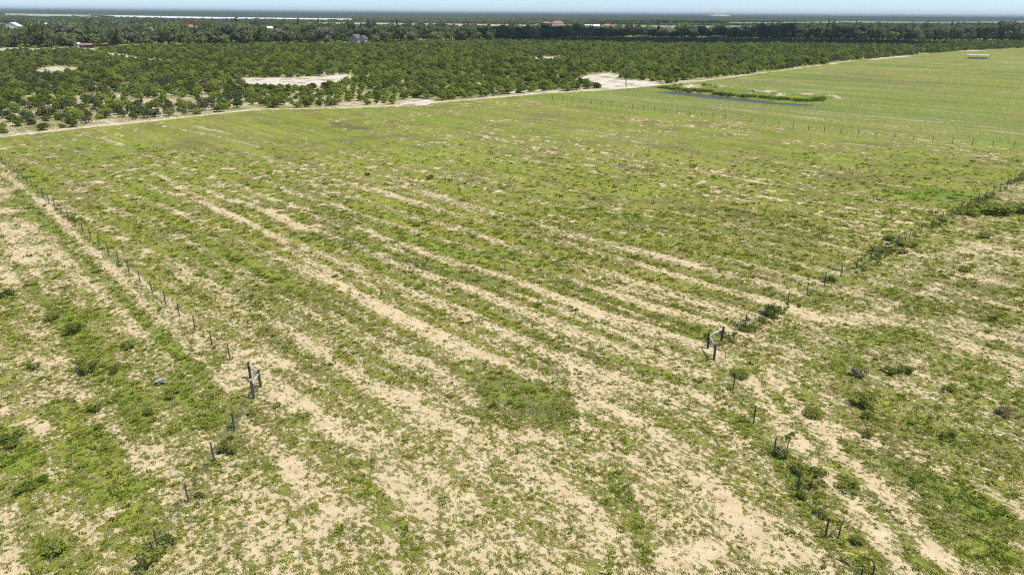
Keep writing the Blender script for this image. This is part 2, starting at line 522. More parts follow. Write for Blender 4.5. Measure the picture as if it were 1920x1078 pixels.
# bare sandy strips, tracks and patches: pixel polyline, half-width (m), strength
BARE = [
    ([(85, 308), (200, 372), (330, 455), (420, 530), (520, 600), (610, 655)], 0.75, 0.42),
    ([(225, 300), (300, 330), (420, 395), (520, 445), (580, 490), (660, 545), (740, 590), (870, 665)], 0.8, 0.48),
    ([(370, 238), (480, 272)], 1.6, 0.40), ([(180, 258), (235, 276)], 1.2, 0.32), ([(405, 345), (470, 375), (560, 432)], 0.7, 0.42),
    ([(530, 330), (620, 372), (700, 440), (760, 475)], 0.55, 0.35), ([(545, 372), (640, 412)], 0.5, 0.35),
    ([(735, 335), (850, 380), (960, 407), (1050, 432), (1180, 466), (1300, 492)], 1.7, 0.40),
    ([(700, 350), (800, 395), (900, 440), (1000, 480)], 0.6, 0.30), ([(590, 425), (690, 470), (760, 512), (830, 545)], 0.7, 0.42),
    ([(800, 500), (900, 545), (1010, 600), (1100, 640)], 0.7, 0.35), ([(1060, 515), (1120, 535), (1190, 560)], 1.0, 0.42),
    ([(1070, 575), (1105, 585)], 0.9, 0.50), ([(640, 470), (720, 560), (890, 660)], 0.5, 0.30),
    ([(660, 690), (760, 745), (860, 800)], 0.9, 0.18), ([(1000, 560), (1200, 640), (1320, 700)], 0.7, 0.28),
    ([(1110, 720), (1200, 790), (1290, 870), (1380, 960), (1450, 1040)], 0.9, 0.32),
    ([(990, 862), (1090, 940), (1120, 960)], 0.55, 0.55), ([(1290, 730), (1330, 745)], 0.6, 0.35),
    # track that enters between the two corners and runs along the right-hand fence
    ([(1330, 655), (1400, 705), (1470, 800), (1530, 870), (1610, 955), (1700, 1068), (1740, 1120)], 0.6, 0.6),
    ([(1440, 700), (1530, 800), (1600, 870), (1690, 955), (1760, 1040), (1850, 1120)], 0.5, 0.50),
    ([(1745, 1030), (1800, 1055), (1850, 1075)], 0.7, 0.5),
    ([(1068, 680), (1080, 740), (1096, 805)], 0.2, 0.6), ([(735, 960), (742, 1078)], 0.14, 0.35), ([(800, 950), (812, 1078)], 0.14, 0.35),
    # right-hand field
    ([(1440, 565), (1560, 600), (1700, 600), (1800, 640), (1919, 690)], 1.2, 0.35), ([(1640, 590), (1740, 545), (1790, 520)], 0.4, 0.35),
    ([(1590, 660), (1700, 720), (1850, 800), (1919, 840)], 0.8, 0.22), ([(1560, 800), (1700, 860), (1840, 920), (1919, 960)], 0.6, 0.35),
    ([(1820, 460), (1919, 480)], 1.4, 0.35),
    # left-hand field: double wheel track and bare bands
    ([(0, 322), (80, 378), (170, 468), (250, 548), (335, 630), (440, 735)], 0.32, 0.62),
    ([(60, 392), (140, 470), (215, 560), (300, 650), (390, 735)], 0.25, 0.45),
    ([(8, 420), (60, 490), (105, 560)], 0.6, 0.3), ([(110, 478), (175, 535), (290, 640)], 0.45, 0.30), ([(0, 500), (40, 560)], 0.5, 0.3),
    ([(0, 690), (50, 670), (100, 680)], 0.8, 0.45), ([(120, 730), (150, 745)], 0.7, 0.45), ([(165, 790), (205, 768)], 0.5, 0.55),
    ([(250, 700), (270, 760), (300, 740)], 0.5, 0.3), ([(200, 800), (260, 850), (270, 920), (160, 1000)], 0.5, 0.4),
    ([(0, 960), (20, 1078)], 0.6, 0.5), ([(40, 790), (80, 810)], 0.6, 0.5), ([(520, 745), (580, 762)], 0.8, 0.45),
    ([(600, 790), (650, 815), (700, 828)], 0.8, 0.55), ([(755, 735), (785, 745)], 0.6, 0.6), ([(540, 870), (580, 930)], 0.6, 0.4),
    ([(600, 990), (640, 960)], 0.7, 0.4), ([(720, 900), (770, 930)], 0.6, 0.35), ([(1250, 1050), (1330, 1030)], 0.7, 0.5),
    ([(1180, 690), (1120, 735)], 0.5, 0.3), ([(820, 880), (790, 960)], 0.6, 0.25), ([(470, 660), (530, 680)], 0.8, 0.45),
    ([(215, 470), (260, 492)], 0.9, 0.5), ([(165, 400), (190, 408)], 0.9, 0.4), ([(1760, 300), (1880, 318)], 1.0, 0.25),
]
# greener swaths: pixel polyline, half-width, cover, lush, dead
GREEN = [
    ([(915, 725), (980, 730), (1035, 745)], 2.0, 0.42, 0.5, 0.30), ([(930, 775), (1035, 780)], 1.5, 0.40, 0.45, 0.35),
    ([(30, 362), (110, 442), (200, 540), (290, 632), (400, 735)], 0.55, 0.34, 0.35, 0.0),
    ([(130, 330), (300, 430), (420, 520), (520, 620), (600, 690)], 0.8, 0.30, 0.35, 0.0),
    ([(300, 395), (450, 490), (600, 585), (720, 680)], 0.7, 0.28, 0.35, 0.0), ([(650, 455), (760, 490), (830, 510), (940, 530)], 1.0, 0.35, 0.5, 0.35),
    ([(740, 440), (850, 470), (930, 480)], 1.3, 0.32, 0.5, 0.2), ([(600, 440), (660, 450)], 1.5, 0.35, 0.1, 0.7), ([(480, 545), (540, 545)], 1.1, 0.35, 0.2, 0.45),
    ([(900, 590), (1050, 650), (1200, 690), (1330, 720)], 0.8, 0.30, 0.3, 0.0), ([(1340, 640), (1300, 620)], 1.4, 0.25, 0.3, 0),
    ([(630, 232), (680, 242)], 2.0, 0.2, 0, 0.85), ([(1170, 312), (1220, 318)], 1.6, 0.2, 0, 0.9), ([(1320, 390), (1380, 400)], 2.0, 0.25, 0.3, 0.3),
    ([(1690, 362), (1800, 366)], 2.6, 0.4, 0.95, 0.0), ([(1800, 390), (1919, 400)], 3.0, 0.45, 0.6, 0.0), ([(1060, 395), (1300, 420)], 2.5, 0.22, 0.3, 0.0),
    ([(90, 560), (150, 640), (200, 700), (270, 790)], 1.1, 0.35, 0.4, 0.0), ([(60, 390), (180, 500), (300, 610), (400, 700)], 0.8, 0.25, 0.3, 0.0),
    ([(10, 800), (50, 870)], 1.0, 0.4, 0.4, 0.0), ([(140, 830), (180, 850)], 0.9, 0.4, 0.4, 0), ([(60, 905), (110, 915)], 0.7, 0.4, 0.4, 0),
    ([(210, 930), (270, 900)], 0.9, 0.35, 0.35, 0), ([(90, 1020), (130, 1060)], 0.8, 0.35, 0.4, 0), ([(330, 740), (400, 790)], 1.2, 0.35, 0.4, 0),
    ([(560, 780), (660, 880), (720, 960), (780, 1040)], 0.7, 0.25, 0.3, 0), ([(1150, 900), (1190, 960), (1210, 1050)], 0.6, 0.35, 0.4, 0),
    ([(1370, 780), (1420, 830), (1500, 900)], 0.6, 0.3, 0.3, 0.0), ([(1690, 860), (1790, 920), (1850, 960)], 1.4, 0.35, 0.55, 0.0),
    ([(1580, 900), (1640, 950)], 0.6, 0.35, 0.5, 0), ([(1860, 720), (1919, 760)], 1.5, 0.35, 0.45, 0.0), ([(1560, 690), (1650, 780), (1760, 820)], 1.3, 0.25, 0.3, 0),
    ([(1560, 610), (1640, 640)], 1.2, 0.25, 0.3, 0), ([(1700, 890), (1900, 1050)], 0.7, 0.3, 0.4, 0), ([(940, 470), (1100, 540), (1240, 600)], 0.6, 0.22, 0.25, 0.0),
    ([(300, 430), (380, 440)], 0.9, 0.2, 0.1, 0.3), ([(200, 420), (260, 430)], 0.8, 0.2, 0.0, 0.5),
]
BARE = [(gpoly(p), w, s) for p, w, s in BARE]
GREEN = [(gpoly(p), w, *r) for p, w, *r in GREEN]


def land(x, y):
    """cover, lush, dead, white for points of the land."""
    s, t = rowst(x, y)
    d = np.hypot(x, y)
    wob = (fbm(x / 9, y / 9, 5, 2) - 0.5) * 2.2
    stripes = fbm((s + wob) / 1.7, t / 55 + 3, 11, 3) - 0.5
    wide = fbm((s + wob) / 6.0, t / 60, 19, 2) - 0.5
    patch = fbm(x / 5.5, y / 5.5, 23, 4) - 0.5
    clump = fbm(x / 1.3, y / 1.3, 29, 3) - 0.5
    big = fbm(x / 38, y / 38, 37, 3) - 0.5
    fade = 1 - sstep(28, 55, y) * 0.0
    rows = sstep(30, 62, y)                       # furrows show best farther back
    base = 0.47 + 0.36 * sstep(36, 92, d) + 0.07 * sstep(100, 190, d)
    ph = s / 4.3 + wob * 0.10 + (fbm(t / 70, s / 35, 131, 2) - 0.5) * 0.8
    ridge = 0.55 * np.sin(2 * np.pi * ph) + 0.40 * np.sin(4 * np.pi * ph + 1.3) + 0.30 * np.sin(6 * np.pi * ph + 0.4)
    ridge *= 0.25 + 1.5 * fbm(x / 24, y / 24, 137, 3) * rows
    cover = base + ridge * (0.20 + 0.12 * (1 - sstep(45, 85, s))) + stripes * (0.22 + 0.35 * rows) + wide * 0.25 * rows + patch * 0.26 + clump * 0.22 + big * 0.22
    area = sstep(0.42, 0.62, fbm(x / 34, y / 34, 191, 3))
    speck = sstep(0.62, 0.76, fbm(s / 0.75, t / 1.3, 193, 2))
    cover = cover + 0.10 * sstep(70, 130, d) - speck * (0.35 + 0.65 * area) * 0.80 * sstep(50, 95, d)
    lush = 0.16 + 0.20 * sstep(60, 180, d) + patch * 0.5 + wide * 0.5
    dead = np.clip((fbm(x / 6, y / 6, 41, 3) - 0.54) * 2.6, 0, 0.55)
    white = np.zeros_like(x) + 0.15
    # side fields are rougher, with bigger clumps
    left = side(x, y, L_CORNER, L_END) > 0
    lf = left & ((y > 42.7) | (x < -17.8))
    right = (side(x, y, R_CORNER, R_END) < 0) & (x > 15.9)
    rough = lf | right
    clump2 = fbm(x / 2.6, y / 2.6, 53, 4) - 0.5
    cover = np.where(rough, np.where(right, 0.68, 0.60) + clump2 * 0.72 + patch * 0.34 + stripes * 0.40 + ridge * 0.06, cover)
    lush = np.where(rough, 0.28 + clump2 * 0.6 + patch * 0.4, lush)
    near = 1e9
    sel = (d < 330)
    xs, ys = x[sel], y[sel]
    c_, l_, d_ = cover[sel], lush[sel], dead[sel]
    ragged = (fbm(xs / 1.1, ys / 1.1, 61, 3) - 0.5)
    for pl, w, st in BARE:
        dist = segdist(xs, ys, pl)
        k = 1 - sstep(w * 0.45, w * 1.5, dist + ragged * w * 1.3)
        c_ -= st * 0.68 * k
    c_ = np.maximum(c_, 0.20 + ragged * 0.5)
    for pl, w, cv, lu, de in GREEN:
        dist = segdist(xs, ys, pl)
        k = 1 - sstep(w * 0.45, w * 1.45, dist + ragged * w * 1.3)
        c_ += cv * 0.8 * k
        l_ += lu * 0.9 * k
        d_ += de * k
    cover[sel], lush[sel], dead[sel] = c_, l_, d_
    # pasture beyond the far fence: dense and fresh
    ff = np.array([FAR_FENCE[0], FAR_FENCE[-1]])
    beyond = (segside(x, y, FAR_FENCE) > 0) & (x > 5)
    fr = sstep(0, 12, segdist(x, y, FAR_FENCE))
    cover = np.where(beyond, cover * (1 - fr) + fr * (0.84 + stripes * 0.6 + patch * 0.30 + wide * 0.3), cover)
    pond_d = segdist(x, y, np.vstack([POND, POND[:1]]))
    fine_s = fbm((s + wob * 0.6) / 3.2, t / 40 + 9, 151, 3) - 0.5
    lush = np.where(beyond, fine_s * 1.2 + 0.62 + 0.85 * np.exp(-(pond_d / 26.0) ** 2) + wide * 1.3 + stripes * 0.9 + big * 1.1 + 0.2 * (1 - sstep(90, 200, x)), lush)
    dead = np.where(beyond, np.clip((fbm(s / 9, t / 45, 71, 3) - 0.57) * 2.2, 0, 0.8) * (0.35 + 0.9 * sstep(180, 330, d)), dead)
    # grove floor and its track
    gr = inpoly(x, y, GROVE)
    ed = segdist(x, y, EDGE)
    tr_w = 1.5 + 2.0 * (fbm(x / 14, y / 14, 77, 2) - 0.5)
    gfl = 0.54 + (fbm(x / 6, y / 6, 81, 4) - 0.5) * 1.2 + 0.25 * sstep(250, 420, d)
    cover = np.where(gr, gfl, cover)
    lush = np.where(gr, 0.2, lush)
    dead = np.where(gr, 0.25, dead)
    white = np.where(gr, 0.60, white)
    track = gr & (ed < tr_w + 2.0)
    k = sstep(tr_w + 2.0, tr_w - 1.0, ed)
    ruts = (fbm(x / 3, y / 3, 91, 3) - 0.5) * 0.7
    cover = np.where(track, cover * (1 - k) + k * (0.12 + ruts), cover)
    soft = (~gr) & (ed < 3.0) & (d < 700)
    cover = np.where(soft, cover + 0.25, cover)
    for c in CLEAR:
        ins = inpoly(x, y, c)
        cover = np.where(ins, 0.20 + (fbm(x / 5, y / 5, 95, 4) - 0.5) * 1.9, cover)
        white = np.where(ins, 0.95, white)
    ln = segdist(x, y, LANE)
    cover = np.where(ln < 3.5, 0.05, cover)
    white = np.where(ln < 3.5, 0.9, white)
    # spoil bank behind the pond
    bk = spoil(x, y)
    cover = np.where(bk > 0.25, 0.78 + (fbm(x / 4, y / 4, 97, 3) - 0.5) * 2.0, cover)
    white = np.where(bk > 0.25, 0.7, white)
    # country farther off
    far = (~gr) & (d > 480) & (~beyond | (d > 640))
    cover = np.where(far, 0.95 + big * 0.5, cover)
    lush = np.where(far, 0.35 + big, lush)
    dead = np.where(far, 0.15, dead)
    return np.clip(cover, 0, 1.3), np.clip(lush, 0, 1), np.clip(dead, 0, 1), np.clip(white, 0, 1)


def segside(x, y, pl):
    """Signed side of a polyline (nearest segment); >0 on its left."""
    best = np.full(x.shape, 1e9)
    sg = np.zeros(x.shape)
    for (x0, y0), (x1, y1) in zip(pl[:-1], pl[1:]):
        dx, dy = x1 - x0, y1 - y0
        t = np.clip(((x - x0) * dx + (y - y0) * dy) / (dx * dx + dy * dy), 0, 1)
        dd = np.hypot(x - x0 - t * dx, y - y0 - t * dy)
        sd = dx * (y - y0) - dy * (x - x0)
        sg = np.where(dd < best, sd, sg)
        best = np.minimum(best, dd)
    return sg


SPOIL_LINE = gpoly([(1290, 163), (1350, 168), (1420, 175), (1480, 181), (1545, 184)])


def spoil(x, y):
    d = segdist(x, y, SPOIL_LINE)
    return (1 - sstep(2.0, 9.0, d + (fbm(x / 6, y / 6, 99, 3) - 0.5) * 5))


def height(x, y):
    z = (fbm(x / 30, y / 30, 3, 3) - 0.5) * 0.25 * (1 - sstep(250, 500, np.hypot(x, y)))
    z = z + spoil(x, y) * 1.1
    near = (np.abs(x - 75) < 60) & (np.abs(y - 228) < 60)
    xs, ys = x[near], y[near]
    ins = inpoly(xs, ys, POND)
    dd = segdist(xs, ys, np.vstack([POND, POND[:1]]))
    k = np.where(ins, 1.0, 1 - sstep(0.0, 2.2, dd))
    z[near] = z[near] * (1 - k) - 0.95 * k
    return z


# ------------------------------------------------------------------ ground sheet
def graded(core0, core1, step, growth, lim, cap=1e9):
    pts = list(np.arange(core0, core1, step))
    s, p = step, pts[-1]
    while p < lim:
        s = min(s * growth, cap)
        p += s
        pts.append(p)
    return np.array(pts)


xp = graded(0, 112, 0.42, 1.055, 26000)
gx = np.concatenate([-xp[:0:-1], xp])
yn = [-26000, -9000, -3000, -1000, -300, -100, -40, -10, 6, 14]
y1 = np.arange(18, 60, 0.30)
y2 = graded(60, 61, 0.34, 1.0062, 265)
y3 = graded(y2[-1] + 1.5, y2[-1] + 4, 1.6, 1.028, 26000)
gy = np.concatenate([yn, y1, y2, y3])
GX, GY = np.meshgrid(gx, gy)
vx, vy = GX.ravel(), GY.ravel()
vz = height(vx, vy)
nx, ny = len(gx), len(gy)
ii = (np.arange(ny - 1)[:, None] * nx + np.arange(nx - 1)[None, :]).ravel()
faces = np.stack([ii, ii + 1, ii + nx + 1, ii + nx], axis=1)
g_me = mesh_of('ground', np.stack([vx, vy, vz], axis=1), faces, M['ground'], True)
cv, lu, de, wh = land(vx, vy)
att = g_me.attributes.new('land', 'FLOAT_COLOR', 'POINT')
att.data.foreach_set('color', np.stack([cv, lu, de, wh], axis=1).astype(np.float32).ravel())
ground = tag(link('ground', g_me), kind='structure')


def gz(x, y):
    return float(height(np.array([float(x)]), np.array([float(y)]))[0])


# pond water
pw = np.array([[p[0], p[1]] for p in POND])
cen = pw.mean(axis=0)
pw2 = cen + (pw - cen) * 1.05
pv = [(p[0], p[1], -0.42) for p in pw2]
pond = link('pond_water', mesh_of('pond_water', pv, [tuple(range(len(pv)))], M['water']))
tag(pond, kind='structure')

# far fields: thin sheets over the land
FIELDS = [
    ('field', 'field_tan', [(8, 26.0), (60, 26.6), (120, 27.8), (180, 29.0), (215, 30.5), (215, 34.0), (150, 33.6), (90, 32.6), (30, 31.4), (8, 30.5)]),
    ('field', 'field_white', [(120, 27.5), (230, 29.6), (420, 33.0), (660, 35.8), (665, 38.6), (540, 38.2), (420, 37.4), (330, 37.0), (216, 35.0), (185, 31.0)]),
    ('field', 'field_tan', [(560, 43), (680, 43.6), (850, 45.5), (1010, 48), (1010, 51), (900, 51.5), (800, 51.2), (690, 50), (600, 47)]),
    ('field', 'field_green', [(1000, 47.0), (1130, 48.0), (1280, 49.3), (1440, 50.5), (1440, 54.5), (1300, 55), (1150, 54), (1000, 52.5)]),
    ('field', 'field_green', [(1365, 42.5), (1450, 43), (1600, 40.5), (1760, 42), (1925, 40.5), (1925, 46.5), (1760, 47), (1600, 45), (1450, 46.5), (1370, 45)]),
]
FIELD_POLY = []
for nm, mt, px in FIELDS:
    po = gpoly(px)
    FIELD_POLY.append(po)
    o = link(nm, mesh_of(nm, [(p[0], p[1], 0.35) for p in po], [tuple(range(len(po)))], M[mt]))
    tag(o, kind='structure')

# yard and pale field at the left end of the grove
po = gpoly([(-30, 97.5), (-30, 90.5), (40, 89.5), (100, 90), (155, 89), (178, 92), (178, 96), (120, 96), (60, 96.5)])
tag(link('yard', mesh_of('yard', [(p[0], p[1], 0.06) for p in po], [tuple(range(len(po)))], M['field_tan'])), kind='structure')

# reddish mine heap on the horizon
hx, hy = gp(1348, 33.5)
vv, ff_ = [], []
NA, NR = 28, 7
for r in range(NR):
    for a in range(NA):
        t = 2 * math.pi * a / NA
        k = r / (NR - 1)
        rr = (1 - k) * (105 + 22 * math.sin(3 * t + 1) + 16 * math.sin(7 * t)) + 6
        vv.append((hx + math.cos(t) * rr, hy + math.sin(t) * rr * 0.6, 40 * (k ** 0.6) * (0.72 + 0.28 * math.sin(5 * t + 5 * k)) - 0.5))
for r in range(NR - 1):
    for a in range(NA):
        ff_.append((r * NA + a, r * NA + (a + 1) % NA, (r + 1) * NA + (a + 1) % NA, (r + 1) * NA + a))
ff_.append(tuple((NR - 1) * NA + a for a in range(NA)))
M['heap'] = field_mat('red_earth', (0.50, 0.30, 0.22), (0.70, 0.50, 0.40), 0.03)
tag(link('hill', mesh_of('hill', vv, ff_, M['heap'], True)), kind='structure')


# ------------------------------------------------------------------ foliage meshes
def leaf_cloud(blobs, n, size, seed, core=0.0, jitter=0.85, droop=0.0):
    """Many leaf-sized quads spread over the outer volume of overlapping blobs."""
    r = np.random.default_rng(seed)
    b = np.array(blobs, dtype=float)            # x y z rx ry rz
    wgt = (b[:, 3] * b[:, 4] + b[:, 4] * b[:, 5] + b[:, 3] * b[:, 5])
    pick = r.choice(len(b), n, p=wgt / wgt.sum())
    d = r.normal(size=(n, 3))
    d[:, 2] = np.where(d[:, 2] < -0.45, np.abs(d[:, 2]), d[:, 2])
    d /= np.linalg.norm(d, axis=1)[:, None]
    rad = 0.55 + 0.5 * r.random(n) ** 0.6
    p = b[pick, :3] + d * b[pick, 3:6] * rad[:, None]
    p[:, 2] -= droop * r.random(n)
    nn = d + r.normal(size=(n, 3)) * jitter
    nn /= np.linalg.norm(nn, axis=1)[:, None]
    a = np.cross(nn, r.normal(size=(n, 3)))
    a /= np.linalg.norm(a, axis=1)[:, None]
    c = np.cross(nn, a)
    sz = size * (0.6 + 0.8 * r.random(n))
    el = 0.6 + 0.5 * r.random(n)
    v = np.empty((n, 4, 3))
    v[:, 0] = p + a * sz[:, None] * 0.62
    v[:, 1] = p + c * (sz * el)[:, None] * 0.5
    v[:, 2] = p - a * sz[:, None] * 0.55
    v[:, 3] = p - c * (sz * el)[:, None] * 0.5 + nn * (sz * 0.18)[:, None]
    verts = v.reshape(-1, 3)
    faces = np.arange(n * 4).reshape(n, 4)
    if core > 0:                                # leafy inner masses
        cvs, cfs, off = [], [], len(verts)
        for q in b:
            N1, N2 = 7, 4
            for i in range(N2 + 1):
                ph = math.pi * (i / N2 - 0.5)
                for k in range(N1):
                    th = 2 * math.pi * k / N1
                    j = core * (0.85 + 0.3 * r.random())
                    cvs.append((q[0] + q[3] * j * math.cos(ph) * math.cos(th), q[1] + q[4] * j * math.cos(ph) * math.sin(th), q[2] + q[5] * j * math.sin(ph)))
            for i in range(N2):
                for k in range(N1):
                    cfs.append((off + i * N1 + k, off + i * N1 + (k + 1) % N1, off + (i + 1) * N1 + (k + 1) % N1, off + (i + 1) * N1 + k))
            off += (N2 + 1) * N1
        verts = np.vstack([verts, np.array(cvs)])
        faces = np.vstack([faces, np.array(cfs)])
    return verts, faces


def citrus_mesh(seed, mat, n=430, thin=False):
    r = random.Random(seed)
    bl = []
    for k in range(7):
        a = k * 2 * math.pi / 7 + r.uniform(-0.4, 0.4)
        q = r.uniform(0.6, 1.15)
        bl.append((math.cos(a) * q * 1.1, math.sin(a) * q * 1.1, r.uniform(0.85, 1.8), r.uniform(0.85, 1.15), r.uniform(0.85, 1.15), r.uniform(0.75, 1.05)))
    bl.append((r.uniform(-0.3, 0.3), r.uniform(-0.3, 0.3), r.uniform(2.0, 2.5), 1.0, 1.0, 0.8))
    v, f = leaf_cloud(bl, n, 0.42, seed, 0.0 if thin else 0.62, 0.8, 0.35)
    v[:, 2] = np.maximum(v[:, 2], 0.05)
    return mesh_of('citrus_crown', v, f, mat)


def trunk_mesh(name, seed, h, r0, spread, nl=5, lo=0.35):
    r = random.Random(seed)
    mb = MB()
    mb.tube([(0, 0, -0.15), (r.uniform(-.05, .05) * h, 0, h * 0.5), (r.uniform(-.06, .06) * h, r.uniform(-.06, .06) * h, h)], [r0, r0 * 0.8, r0 * 0.45], 7)
    for k in range(nl):
        a = 2 * math.pi * k / nl + r.uniform(-.4, .4)
        z0 = h * r.uniform(lo, 0.8)
        e = spread * r.uniform(0.6, 1.0)
        mb.tube([(0, 0, z0), (math.cos(a) * e * 0.5, math.sin(a) * e * 0.5, z0 + e * 0.45), (math.cos(a) * e, math.sin(a) * e, z0 + e * 0.75)],
                [r0 * 0.5, r0 * 0.34, r0 * 0.12], 5)
    return mb.mesh(name, M['bark'])


def oak_blobs(seed, R, Hc, flat=0.7, n=9):
    r = random.Random(seed)
    bl = []
    for k in range(n):
        a = k * 2.4 + r.uniform(-.3, .3)
        q = R * 0.68 * math.sqrt((k + 0.5) / n)
        s = R * r.uniform(0.36, 0.52)
        bl.append((math.cos(a) * q, math.sin(a) * q, Hc * r.uniform(0.24, 0.70) + (1 - q / R) * Hc * 0.16, s, s, s * flat * r.uniform(0.8, 1.2)))
    return bl


CIT = [citrus_mesh(100 + k, M['citrus']) for k in range(5)]
CITG = [citrus_mesh(150 + k, M['citrus_grey'], 300, True) for k in range(2)]
CIT_TR = [trunk_mesh('citrus_trunk', 200 + k, 1.6, 0.13, 1.1, 5, 0.3) for k in range(3)]
OAK = []
for k in range(5):
    v, f = leaf_cloud(oak_blobs(300 + k, 6.2, 11.5, 0.85, 14), 760, 1.15, 300 + k, 0.66, 0.75, 0.3)
    OAK.append(mesh_of('oak_crown', v, f, M[('oak', 'oak_light', 'oak', 'oak_grey', 'oak')[k]]))
OAK_TR = [trunk_mesh('oak_trunk', 320 + k, 6.0, 0.42, 4.2, 6, 0.4) for k in range(2)]
PINE = []
for k in range(2):
    r_ = random.Random(340 + k)
    bl = [(r_.uniform(-.6, .6), r_.uniform(-.6, .6), 8 + j * 1.5, 1.9 - j * 0.26, 1.9 - j * 0.26, 0.75) for j in range(6)]
    v, f = leaf_cloud(bl, 300, 0.75, 340 + k, 0.35, 0.9)
    PINE.append(mesh_of('pine_crown', v, f, M['oak_far']))
PINE_TR = trunk_mesh('pine_trunk', 345, 16.0, 0.24, 1.2, 5, 0.6)


def pcol(name, items):
    """Library collection of source shapes for the uncountable stuff (not linked to the scene)."""
    c = bpy.data.collections.new(name)
    for k, me in enumerate(items):
        o = bpy.data.objects.new('%s_%02d' % (name, k), me)
        c.objects.link(o)
    return c


def merge(name, *mes):
    vs, fs, mi, off = [], [], [], 0
    mats = []
    for me in mes:
        if me.materials[0] not in mats:
            mats.append(me.materials[0])
        k = mats.index(me.materials[0])
        vs += [tuple(v.co) for v in me.vertices]
        for p in me.polygons:
            fs.append(tuple(i + off for i in p.vertices))
            mi.append(k)
        off = len(vs)
    o = mesh_of(name, vs, fs)
    for m_ in mats:
        o.materials.append(m_)
    o.polygons.foreach_set('material_index', np.array(mi, dtype=np.int32))
    return o


def scatter(name, pts, scl, rot, var, coll, kind='stuff', label=None, cat=None):
    n = len(pts)
    me = bpy.data.meshes.new(name)
    me.vertices.add(n)
    me.vertices.foreach_set('co', np.asarray(pts, dtype=np.float32).ravel())
    a = me.attributes.new('scl', 'FLOAT_VECTOR', 'POINT')
    a.data.foreach_set('vector', np.asarray(scl, dtype=np.float32).ravel())
    a = me.attributes.new('rot', 'FLOAT_VECTOR', 'POINT')
    a.data.foreach_set('vector', np.asarray(rot, dtype=np.float32).ravel())
    a = me.attributes.new('var', 'INT', 'POINT')
    a.data.foreach_set('value', np.asarray(var, dtype=np.int32))
    me.update()
    o = link(name, me)
    tag(o, label, cat, None, kind)
    ng = bpy.data.node_groups.new(name, 'GeometryNodeTree')
    ng.interface.new_socket('Geometry', in_out='INPUT', socket_type='NodeSocketGeometry')
    ng.interface.new_socket('Geometry', in_out='OUTPUT', socket_type='NodeSocketGeometry')
    gi = ng.nodes.new('NodeGroupInput')
    go = ng.nodes.new('NodeGroupOutput')
    iop = ng.nodes.new('GeometryNodeInstanceOnPoints')
    ci = ng.nodes.new('GeometryNodeCollectionInfo')
    ci.inputs['Collection'].default_value = coll
    ci.inputs['Separate Children'].default_value = True
    ci.inputs['Reset Children'].default_value = True

    def att(nm, ty):
        q = ng.nodes.new('GeometryNodeInputNamedAttribute')
        q.data_type = ty
        q.inputs['Name'].default_value = nm
        return q.outputs['Attribute']
    ng.links.new(gi.outputs[0], iop.inputs['Points'])
    ng.links.new(ci.outputs[0], iop.inputs['Instance'])
    iop.inputs['Pick Instance'].default_value = True
    ng.links.new(att('var', 'INT'), iop.inputs['Instance Index'])
    ng.links.new(att('rot', 'FLOAT_VECTOR'), iop.inputs['Rotation'])
    ng.links.new(att('scl', 'FLOAT_VECTOR'), iop.inputs['Scale'])
    ng.links.new(iop.outputs[0], go.inputs[0])
    md = o.modifiers.new('scatter', 'NODES')
    md.node_group = ng
    return o


def zrot(n, tilt=0.0):
    r = np.zeros((n, 3))
    r[:, 2] = rng.random(n) * 6.283
    if tilt:
        r[:, :2] = rng.normal(size=(n, 2)) * tilt
    return r


# ------------------------------------------------------------------ grass tufts of the pasture
def tuft_mesh(seed, n, L, spread, wid, mat):
    r = np.random.default_rng(seed)
    vs, fs = [], []
    for k in range(n):
        a = r.random() * 6.283
        q = spread * math.sqrt(r.random())
        bx, by = math.cos(a) * q, math.sin(a) * q
        a2 = a + r.normal() * 0.8
        lean = 0.4 + 1.1 * r.random()
        ln = L * (0.55 + 0.6 * r.random())
        dx, dy, dz = math.cos(a2) * lean, math.sin(a2) * lean, 1.0
        m = math.sqrt(dx * dx + dy * dy + dz * dz)
        dx, dy, dz = dx / m * ln, dy / m * ln, dz / m * ln
        px, py = -math.sin(a2) * wid, math.cos(a2) * wid
        i = len(vs)
        vs += [(bx - px * .5, by - py * .5, -0.02), (bx + px * .5, by + py * .5, -0.02),
               (bx + dx * .55 + px, by + dy * .55 + py, dz * .7), (bx + dx * .55 - px, by + dy * .55 - py, dz * .7),
               (bx + dx * 1.15, by + dy * 1.15, dz * 0.95)]
        fs += [(i, i + 1, i + 2, i + 3), (i + 3, i + 2, i + 4)]
    return mesh_of('grass_tuft', vs, fs, mat)


M['tuft'] = leaf_mat('grass_blades', ((0.158, 0.172, 0.024), (0.290, 0.302, 0.045), (0.480, 0.458, 0.115)), 0.3, 2.0, 0.75)
M['tuft_green'] = leaf_mat('fresh_grass_blades', ((0.110, 0.150, 0.021), (0.195, 0.255, 0.036), (0.320, 0.368, 0.070)), 0.3, 2.0, 0.75)
M['tuft_dry'] = leaf_mat('straw_blades', ((0.30, 0.255, 0.110), (0.44, 0.38, 0.18), (0.60, 0.53, 0.29)), 0.25, 2.0, 0.75)
tufts = [tuft_mesh(400 + k, 20, 0.115, 0.13, 0.024, M['tuft']) for k in range(3)]
tufts += [tuft_mesh(410 + k, 26, 0.105, 0.18, 0.028, M['tuft_green']) for k in range(3)]
tufts += [tuft_mesh(420 + k, 18, 0.13, 0.17, 0.016, M['tuft_dry']) for k in range(2)]
TUFT = pcol('tuft_source', tufts)


